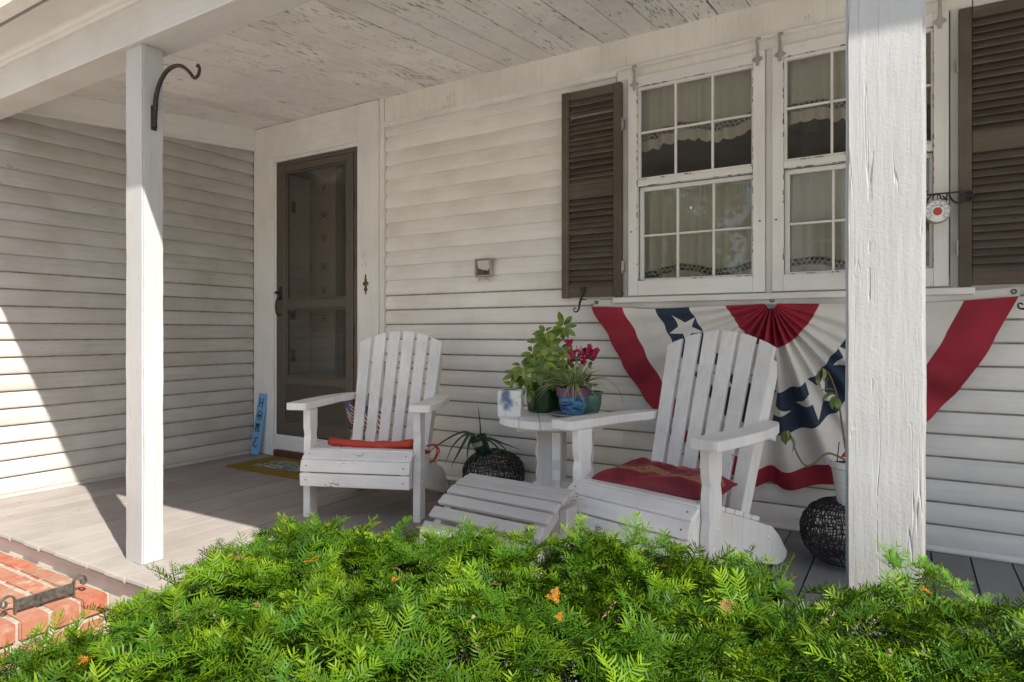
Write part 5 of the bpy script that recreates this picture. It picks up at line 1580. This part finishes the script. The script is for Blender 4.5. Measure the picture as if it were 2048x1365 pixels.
vs_ = thing('vase', 'painted tan vase holding small flags behind the left armchair', 'vase', (-3.09, 3.12, 0))
VC = Vector((-3.09, 3.12, 0.001))
MB().lathe([(0, 0), (.062, 0), (.068, .008), (.088, .05), (.098, .11), (.092, .17), (.068, .22), (.048, .255), (.043, .28), (.048, .30), (.056, .31), (.052, .312), (.040, .29), (0, .15)], VC, 32).build('vase_body', M['vase'], vs_, smooth=True)
def flag(base, tip, side, label, seed):
    """small stick flag hanging furled from its stick"""
    t = thing('stick_flag', label, 'flag', base, group='small striped flags in the vase')
    base, tip = Vector(base), Vector(tip)
    MB().tube([base, tip], 0.003, 6).build('stick', M['brass'], t, smooth=True)
    ax = (tip - base).normalized()
    top = base + ax * ((tip - base).length - 0.045)
    Hh, Wd = 0.17, 0.14
    def fp(a, b, off=0.0):      # a along the hoist from the top, b outwards: hangs furled
        p = top - ax * (Hh * a)
        fall = b * Wd
        w = Rt * side * (fall * 0.80) * (1 - .30 * a) + Vector((0, 0, -fall * 0.75)) + Fw * (0.014 * math.sin(b * 8 + a * 2 + seed) - off)
        return p + w
    nst = 13
    g_ = MB()
    def mi(i, j):
        if j < 7 and i < 12: return 2
        return 0 if j % 2 == 0 else 1
    g_.grid(lambda a, b: fp(b, a), 26, nst, mi=mi)
    g_.build('flag_cloth', [M['bunt_red'], M['bunt_white'], M['flagblue']], t, smooth=True)
    st_ = MB()
    for i in range(5):
        for j in range(4):
            a, b = (j + .7) * 7 / 13 / 4.6, (i + .5 + .5 * (j % 2)) * 0.44 / 5.4
            c = fp(a, b, 0.002); r_ = 0.0032
            u_ = (fp(a, b + .02, .002) - c).normalized() * r_; w_ = (fp(a + .02, b, .002) - c).normalized() * r_
            st_.add([c + u_ * math.cos(R(72 * k + (0 if True else 0))) + w_ * math.sin(R(72 * k)) for k in range(5)], [(0, 1, 2, 3, 4)])
    st_.build('star', M['bunt_white'], t, kind='stuff')
flag((-3.10, 3.10, 0.2), (-3.195, 3.065, 0.590), 1, 'small striped flag leaning left out of the vase by the door', 0.3)
flag((-3.08, 3.12, 0.2), (-2.985, 3.11, 0.555), 1, 'small striped flag leaning right behind the chair slats', 2.0)

# ------------------------------------------------------------------ brick landing with a boot scraper
bl = thing('brick_step', 'red brick landing and lower step with pale mortar left of the bush', 'steps', (-3.4, 0.9, GZ), kind='structure')
BZ = -0.095
bm_ = MB()
bm_.box((-4.40, -0.9, GZ), (-2.752, YD + 0.028, BZ - 0.0045), 0.004)
bm_.box((-2.751, -0.9, GZ), (-2.35, YD + 0.028, BZ - 0.19), 0.004)
bm_.build('mortar_bed', M['mortar'], bl)
def brick(x0, x1, y0, y1, z1, h=0.055):
    b = bmesh.new()
    bmesh.ops.create_cube(b, size=1.0)
    jx, jy, jz = rnd.uniform(-.002, .002), rnd.uniform(-.002, .002), rnd.uniform(-.002, .003)
    for v in b.verts:
        v.co = Vector(((x0 + x1) / 2 + jx + v.co.x * (x1 - x0), (y0 + y1) / 2 + jy + v.co.y * (y1 - y0), z1 + jz - h / 2 + v.co.z * h))
    bmesh.ops.bevel(b, geom=b.edges[:], offset=0.007, segments=2, affect='EDGES')
    bmesh.ops.subdivide_edges(b, edges=[e for e in b.edges if e.calc_length() > .03], cuts=2, use_grid_fill=True)
    tw = rnd.uniform(-.012, .012)
    s1 = rnd.uniform(0, 99)
    for v in b.verts:
        v.co += Vector((mnoise.noise((v.co.x * 28, v.co.y * 28, s1)), mnoise.noise((v.co.x * 28, v.co.y * 28, s1 + 9)), mnoise.noise((v.co.x * 22, v.co.y * 22, s1 + 20)) * 0.8)) * 0.0028
        v.co.z += (v.co.x - x0) * tw
    return MB().bm(b)
row = 0
y = YD + 0.022 - 0.082
while y > -0.5:
    x = -2.945 - (0.1 if row % 2 else 0.0)
    while x > -4.35:
        brick(x - 0.192, x, y, y + 0.079, BZ).build('brick', M['brick'], bl, smooth=True, angle=40)
        x -= 0.202
    if row % 2:
        brick(-3.035, -2.948, y, y + 0.079, BZ).build('brick', M['brick'], bl, smooth=True, angle=40)
    y -= 0.091
    row += 1
y = YD + 0.018 - 0.096
while y > -0.5:        # nosing course of bricks laid across the edge
    brick(-2.932, -2.738 + rnd.uniform(-.004, .004), y, y + 0.094, BZ + 0.001, 0.075).build('brick', M['brick'], bl, smooth=True, angle=40)
    y -= 0.105
y = YD + 0.015 - 0.10
while y > -0.4:
    brick(-2.735, -2.545, y, y + 0.09, BZ - 0.178).build('brick', M['brick'], bl, smooth=True, angle=40)
    brick(-2.53, -2.345, y - .02, y + 0.07, BZ - 0.18).build('brick', M['brick'], bl, smooth=True, angle=40)
    brick(-2.748, -2.739, y, y + 0.18 - .095, BZ - 0.09, 0.06).build('brick', M['brick'], bl, smooth=True, angle=40)
    y -= 0.105

bs = thing('boot_scraper', 'old iron boot scraper with curled ends set in the brick step', 'boot scraper', (-2.815, 1.19, BZ))
for (yy, s) in ((1.095, -1), (1.293, 1)):
    pts = [(-2.818, yy, BZ - 0.02), (-2.818, yy, BZ + 0.05)]
    pts += [(-2.818, yy + s * (0.022 - 0.022 * math.cos(R(a))), BZ + 0.055 + 0.022 * math.sin(R(a))) for a in range(0, 181, 20)]
    pts += [(-2.818, yy + s * (0.036 + 0.009 * math.cos(R(a))), BZ + 0.052 - 0.012 * math.sin(R(a))) for a in (20, 70, 120, 170, 220)]
    b = MB()
    P = smooth_path(pts, 3)
    # flat strap: narrow box section swept along the curl
    vs2, fs2 = [], []
    for i, p in enumerate(P):
        t_ = (P[min(i + 1, len(P) - 1)] - P[max(i - 1, 0)])
        t_ = t_.normalized() if t_.length > 1e-9 else Vector((0, 0, 1))
        nn = Vector((1, 0, 0)).cross(t_).normalized()
        for (q, w_) in ((-1, -1), (1, -1), (1, 1), (-1, 1)):
            vs2.append(p + Vector((1, 0, 0)) * 0.0075 * q + nn * 0.0028 * w_)
    for i in range(len(P) - 1):
        for k in range(4):
            fs2.append((i * 4 + k, i * 4 + (k + 1) % 4, i * 4 + 4 + (k + 1) % 4, i * 4 + 4 + k))
    fs2.append((0, 1, 2, 3)); fs2.append(tuple((len(P) - 1) * 4 + k for k in (3, 2, 1, 0)))
    b.add(vs2, fs2).build('scroll_leg', M['iron_grey'], bs)
MB().box((-2.8215, 1.0985, BZ + 0.016), (-2.8145, 1.2895, BZ + 0.057), 0.001).build('blade', M['iron_dark'], bs)

# ------------------------------------------------------------------ yew bush
def needle_sprig(n_side, L, seed):
    """flat two-ranked shoot along +x: verts, tri/quad faces as arrays, per-vertex tone (0 base .. 1 tip)"""
    rs = np.random.RandomState(seed)
    V, F, T = [], [], []
    curve = rs.uniform(-0.25, 0.25); arch = rs.uniform(-0.5, 0.15)
    def ctr(t):
        return np.array([L * t, L * curve * t * t, L * arch * t * t * 0.5])
    # stem, a thin three-sided strip
    ns = 5
    for i in range(ns + 1):
        c = ctr(i / ns); r = 0.0013 * (1 - 0.55 * i / ns)
        for k in range(3):
            a = 2 * PI * k / 3
            V.append(c + np.array([0, r * math.cos(a), r * math.sin(a)])); T.append(2.0)
    for i in range(ns):
        for k in range(3):
            a, b = i * 3 + k, i * 3 + (k + 1) % 3
            F.append((a, b, b + 3, a + 3))
    for s in (-1, 1):
        for i in range(n_side):
            t = (i + 0.5 + 0.3 * s * .5) / n_side
            c = ctr(min(1, t * 0.97 + 0.03))
            ln = 0.0195 * (0.80 + 0.20 * math.sin(PI * min(1, 0.15 + t * 0.75))) * rs.uniform(0.85, 1.12)
            if t > 0.86: ln *= 1.0 - 2.6 * (t - 0.86)
            ang = R(74 - 20 * t - 26 * max(0, t - .8) / .2 + rs.uniform(-8, 8))
            lift = R(rs.uniform(-8, 48))
            d = np.array([math.cos(ang) * math.cos(lift), s * math.sin(ang) * math.cos(lift), math.sin(lift)])
            w = np.cross(d, np.array([0, 0, 1.0])); w /= np.linalg.norm(w)
            w = w * math.cos(.5 * rs.uniform(-1, 1)) + np.array([0, 0, 1.0]) * rs.uniform(-.35, .35)
            hw_ = 0.00135 * rs.uniform(.85, 1.1)
            up = np.array([0, 0, 1.0])
            p0 = c; p2 = c + d * ln * 0.62 - up * ln * 0.01; p3 = c + d * ln - up * ln * 0.10 + np.array([ln * 0.16, 0, 0])
            o = len(V)
            V += [p0 - w * hw_ * .6, p0 + w * hw_ * .6, p2 - w * hw_, p2 + w * hw_, p3]
            T += [t] * 5
            F += [(o, o + 1, o + 3, o + 2), (o + 2, o + 3, o + 4, o + 4)]
    return np.array(V), F, np.array(T)

def spray(seed):
    """a leading shoot with alternate side shoots lying in one plane"""
    rs = np.random.RandomState(seed)
    Vs, Fs, Ts = [], [], []
    o = 0
    L0 = rs.uniform(0.06, 0.11)
    jobs = [(needle_sprig(int(L0 / 0.0050), L0, seed * 31 + 1), 0.0, 0.0, 0.0)]
    for k in range(rs.randint(2, 5)):
        x = L0 * rs.uniform(0.0, 0.6)
        s = 1 if k % 2 else -1
        jobs.append((needle_sprig(rs.randint(8, 14), rs.uniform(0.035, 0.065), seed * 31 + 2 + k), x, s * R(rs.uniform(32, 58)), rs.uniform(-.25, .35)))
    for (V, F, T), x, a, tl in jobs:
        c, s = math.cos(a), math.sin(a)
        ct, st = math.cos(tl), math.sin(tl)
        Rm = np.array([[c, -s, 0], [s, c, 0], [0, 0, 1]]) @ np.array([[ct, 0, -st], [0, 1, 0], [st, 0, ct]])
        Vs.append(V @ Rm.T + np.array([x, 0, 0])); Ts.append(T)
        Fs += [tuple(i + o for i in f) for f in F]
        o += len(V)
    V = np.vstack(Vs)
    quads = np.array([f for f in Fs if f[2] != f[3]], dtype=np.int32)
    tris = np.array([f[:3] for f in Fs if f[2] == f[3]], dtype=np.int32)
    return V, quads, tris, np.concatenate(Ts)

SPR = [spray(s) for s in range(16)]
bxk = [-2.95, -2.65, -2.40, -2.15, -1.95, -1.70, -1.40, -1.1, -0.7, -0.3, 0.1, 0.5, 0.9, 1.4]
bzk = [-0.42, -0.34, -0.19, -0.03, 0.12, 0.28, 0.41, 0.455, 0.485, 0.50, 0.505, 0.49, 0.45, 0.40]
def btop(x, y):
    z = float(np.interp(x - 0.6 * max(0.0, 1.25 - y) * min(1, max(0, (-x - 1.0) / 0.8)), bxk, bzk))
    z += 0.045 * mnoise.noise((x * 2.6, y * 2.6, 4.0)) + 0.03 * mnoise.noise((x * 6, y * 6, 1.0))
    yb = (y - 0.80) / 0.62
    z -= 0.10 * max(0, -yb) ** 2 + 0.34 * max(0.0, (y - 1.16) / 0.24) ** 2.2 * 0.55
    return z
def bush_pts():
    out = []
    def put(x, y, depth, mode):
        e = 0.05
        z = btop(x, y)
        gx, gy = (btop(x + e, y) - z) / e, (btop(x, y + e) - z) / e
        nrm = Vector((-gx, -gy, 1)).normalized()
        out.append((Vector((x, y, z)) - nrm * depth, nrm, mode))
    for k in range(9800):
        x = rnd.uniform(-2.62, 1.0); y = rnd.uniform(0.28, 1.40)
        # what the camera stands over is kept thinner
        d = -0.521 * x * -1 * -1 + 0
        dep = 0.521 * -x + 0.8536 * y
        lat = 0.8536 * x + 0.521 * y
        if dep < 0.25 or abs(lat / dep) > 0.98:
            if rnd.random() > 0.12: continue
        dd = rnd.random() ** 1.3 * 0.20 - 0.02
        if dd < 0.06 and mnoise.noise((x * 10, y * 10, 7.0)) < -0.16: continue
        if btop(x, y) - dd > GZ + 0.08: put(x, y, dd, 0)
    return out
acc_v, acc_q, acc_t, acc_c = [], [], [], []
off = 0
pts_b = bush_pts()
def put_spray(p, d, nrm, roll, s, base_col, tip_col, tipk=1.0, which=None):
    global off
    V, Q, T3, T = SPR[rnd.randrange(16) if which is None else which]
    m = np.array(dirrot(d, roll, nrm)) * s
    acc_v.append(V @ m.T + np.array(p))
    acc_q.append(Q + off); acc_t.append(T3 + off)
    tt = np.clip(T, 0, 1)[:, None] ** 2.6 * tipk
    jit = npr.uniform(0.85, 1.15, (len(T), 1))
    col = (np.array(base_col)[None] * (1 - tt) + np.array(tip_col)[None] * tt) * jit
    col[T > 1.5] = np.array(base_col) * np.array([1.9, 1.5, 1.2])
    acc_c.append(col)
    off += len(V)
for (p, nrm, mode) in pts_b:
    h = Vector((rnd.uniform(-1, 1), rnd.uniform(-1, 1), 0))
    out_ = Vector(((p.x + 0.6) * 0.22, (p.y - 0.7) * 0.55, 0))
    d = (h * 0.9 + out_ * 0.8 + Vector((0, 0, rnd.uniform(-0.1, 0.5))))
    d = d - nrm * d.dot(nrm) * 0.45
    g_ = rnd.uniform(0.75, 1.25)
    fresh = rnd.random()
    bc = (0.029 * g_, 0.084 * g_, 0.005 * g_)
    if fresh > 0.6: bc = (0.055 * g_, 0.124 * g_, 0.005 * g_)
    tc_ = (bc[0] * 2.6, bc[1] * 1.75, bc[2] * 1.2)
    r_ = rnd.random()
    if r_ < 0.015: bc, tc_ = (0.46, 0.19, 0.025), (0.52, 0.26, 0.05)
    elif r_ < 0.030: bc, tc_ = (0.20, 0.11, 0.045), (0.30, 0.17, 0.06)
    sc_ = rnd.uniform(0.8, 1.12) if r_ >= 0.030 else rnd.uniform(0.16, 0.30)
    if r_ < 0.030: p = p + nrm * 0.035
    put_spray(p, d, nrm, rnd.uniform(-0.9, 0.9), sc_, bc, tc_)
# long shoots reaching over the bricks, the deck edge and across the near post
def long_shoot(p0, p1, sag, n, s=0.9):
    P = bez(p0, (Vector(p0) + Vector(p1)) / 2 + Vector((0, 0, sag)), p1, n)
    for i in range(n):
        d = P[i + 1] - P[i]
        for sd_ in (-1, 1):
            a = sd_ * rnd.uniform(.25, .8)
            dd = Matrix.Rotation(a, 3, 'Z') @ d.normalized() + Vector((0, 0, rnd.uniform(-.1, .25)))
            g_ = rnd.uniform(.85, 1.25)
            put_spray(P[i], dd, Vector((0, 0, 1)), rnd.uniform(-.3, .3), s * rnd.uniform(.5, .75), (0.06 * g_, .155 * g_, .012 * g_), (.11 * g_, .23 * g_, .016 * g_))
    put_spray(P[-2], P[-1] - P[-2], Vector((0, 0, 1)), 0, s * .8, (0.045, .13, .014), (.09, .19, .02))
    return P
shoots = [long_shoot((-1.85, 0.78, 0.0), (-2.28, 0.90, -0.03), 0.03, 4), long_shoot((-1.75, 0.72, 0.02), (-2.10, 0.66, 0.02), 0.04, 4), long_shoot((-1.85, 1.15, 0.06), (-2.38, 1.20, -0.03), 0.05, 4),
          long_shoot((0.05, 1.30, 0.42), (-0.03, 1.36, 0.545), 0.0, 6, .8), long_shoot((0.16, 1.32, 0.44), (0.02, 1.38, 0.53), 0.02, 6, .8), long_shoot((0.35, 1.25, 0.42), (0.24, 1.40, 0.49), 0.03, 6, .8)]
V = np.vstack(acc_v); Q = np.vstack(acc_q); T3 = np.vstack(acc_t); Cc = np.vstack(acc_c)
me = bpy.data.meshes.new('needles')
nq, nt_ = len(Q), len(T3)
me.vertices.add(len(V)); me.vertices.foreach_set('co', V.astype(np.float32).ravel())
me.loops.add(nq * 4 + nt_ * 3)
me.loops.foreach_set('vertex_index', np.concatenate([Q.ravel(), T3.ravel()]).astype(np.int32))
me.polygons.add(nq + nt_)
me.polygons.foreach_set('loop_start', np.concatenate([np.arange(nq) * 4, nq * 4 + np.arange(nt_) * 3]).astype(np.int32))
me.update(calc_edges=True)
ca = me.color_attributes.new('tone', 'FLOAT_COLOR', 'POINT')
ca.data.foreach_set('color', np.hstack([np.clip(Cc, 0, 1), np.ones((len(Cc), 1))]).astype(np.float32).ravel())
me.materials.append(M['yew'])
yb_ = thing('yew_bush', 'low spreading green yew bush filling the foreground', 'bush', (-0.7, 0.85, GZ))
no = bpy.data.objects.new('needles', me)
COL.objects.link(no)
no.parent = yb_
no.location = -Vector((-0.7, 0.85, GZ))
no['kind'] = 'stuff'
print('yew triangles', nq * 2 + nt_)
# branches under the needles
for k in range(70):
    bx0, by0 = (-0.9, 0.85) if k % 2 else (0.1, 0.85)
    ex = rnd.uniform(-2.4, 0.9); ey = rnd.uniform(0.4, 1.3)
    if k % 2 == 0 and ex < -1.2: ex += 1.2
    ez = btop(ex, ey) - rnd.uniform(-0.012, 0.04)
    p0 = (bx0 + rnd.uniform(-.08, .08), by0 + rnd.uniform(-.08, .08), GZ)
    P = bez(p0, ((bx0 + ex) / 2, (by0 + ey) / 2, max(GZ + .15, ez * 0.5 - 0.02)), (ex, ey, ez), 9)
    P = [q + Vector((rnd.uniform(-.012, .012), rnd.uniform(-.012, .012), rnd.uniform(-.01, .01))) for q in P]
    MB().tube(P, [0.010 - 0.0072 * i / 9 for i in range(10)], 5).build('branch', M['yewwood'], yb_, smooth=True)
for P in shoots:
    MB().tube(P, [0.0022 - 0.001 * i / len(P) for i in range(len(P))], 5).build('branch', M['yewwood'], yb_, smooth=True)

# ------------------------------------------------------------------ what stands across the way, seen only as reflections in the panes
nh = thing('neighbour_house', 'white gabled house across the way, seen mirrored in the window panes', 'house', (-2.0, -15, GZ))
hx0, hx1, hy = -4.3, -0.1, -14.0
sw_ = MB()
sw_.prism([(hx0, GZ), (hx1, GZ), (hx1, 4.3), ((hx0 + hx1) / 2, 6.9), (hx0, 4.3)], hy - 7, hy, 'Y')
sw_.build('walls', M['farwall'], nh)
lap = MB()
z = GZ + 0.1
while z < 4.2:
    lap.box((hx0, hy + 0.001, z), (hx1, hy + 0.03, z + 0.02)); z += 0.2
lap.build('lap_siding', M['farwall'], nh, kind='stuff')
cx_ = (hx0 + hx1) / 2
for sx in (-1, 1):
    xe = cx_ + sx * 2.45
    pts = [(cx_, 6.91), (xe, 3.95), (xe, 4.10), (cx_, 7.10)]
    MB().prism(pts if sx > 0 else pts[::-1], hy - 7.4, hy + 0.5, 'Y').build('roof', M['roofing'], nh)
for wx_, wz_ in ((-2.2, 2.9), (-3.2, 0.6), (-1.2, 0.6)):
    f = MB()
    for lo, hi in (((wx_ - .55, 0), (wx_ - .43, 1.5)), ((wx_ + .43, 0), (wx_ + .55, 1.5)), ((wx_ - .43, 0), (wx_ + .43, .12)), ((wx_ - .43, 1.38), (wx_ + .43, 1.5)), ((wx_ - .43, .71), (wx_ + .43, .77))):
        f.box((lo[0], hy + 0.031, wz_ + lo[1]), (hi[0], hy + 0.10, wz_ + hi[1]))
    wf = f.build('window', M['rim'], nh)
    MB().box((wx_ - .429, hy + 0.032, wz_ + .13), (wx_ + .429, hy + 0.05, wz_ + 1.37)).build('pane', M['farglass'], wf)
def far_tree(x, y, h, w, label, seed):
    rs = np.random.RandomState(seed)
    t = thing('tree', label, 'tree', (x, y, GZ))
    MB().tube([(x, y, GZ), (x + .1, y, GZ + h * .3), (x, y + .1, GZ + h * .7)], [.22, .17, .07], 8).build('trunk', M['yewwood'], t, smooth=True)
    n = 6500
    cl = np.column_stack([rs.uniform(-1, 1, 26), rs.uniform(-1, 1, 26), rs.uniform(-1, 1, 26)])
    cl = cl / np.maximum(1, np.linalg.norm(cl, axis=1))[:, None] * np.array([w, w, h * .40])
    b = MB()
    for k in range(n):
        c = cl[rs.randint(26)] + rs.normal(0, 1, 3) * w * 0.20
        p = Vector((x, y, GZ + h * .60)) + Vector(c)
        if p.z < GZ + .5: continue
        a, b2 = Vector(rs.normal(0, 1, 3)).normalized() * .13, Vector(rs.normal(0, 1, 3)).normalized() * .10
        b.add([p - a, p - b2, p + a, p + b2], [(0, 1, 2, 3)])
    b.build('crown', M['leaf_dark'], t, kind='stuff')
far_tree(-6.4, -12.5, 7.0, 2.0, 'leafy tree across the way left of the white neighbour house', 1)
far_tree(-10.2, -12.0, 8.0, 2.4, 'tall leafy tree farthest left across the way', 2)
far_tree(6.5, -15.0, 6.0, 2.2, 'leafy tree across the way right of the white neighbour house', 3)


lit = MB()
for k in range(70):
    x_ = rnd.uniform(-4.3, 0.8); y_ = 1.4 + abs(rnd.gauss(0, .5))
    if y_ > 3.2: continue
    a_ = rnd.uniform(0, PI); l_ = rnd.uniform(.006, .012)
    d_ = Vector((math.cos(a_), math.sin(a_), 0)) * l_; n_ = Vector((-d_.y, d_.x, 0)).normalized() * .0011
    c_ = Vector((x_, y_, 0.0025))
    lit.add([c_ - d_ - n_, c_ + d_ - n_, c_ + d_ + n_ + Vector((0, 0, .002)), c_ - d_ + n_], [(0, 1, 2, 3)])
tag(lit.build('fallen_needles', M['yewwood']), 'dry brown needles scattered over the deck boards', kind='stuff')
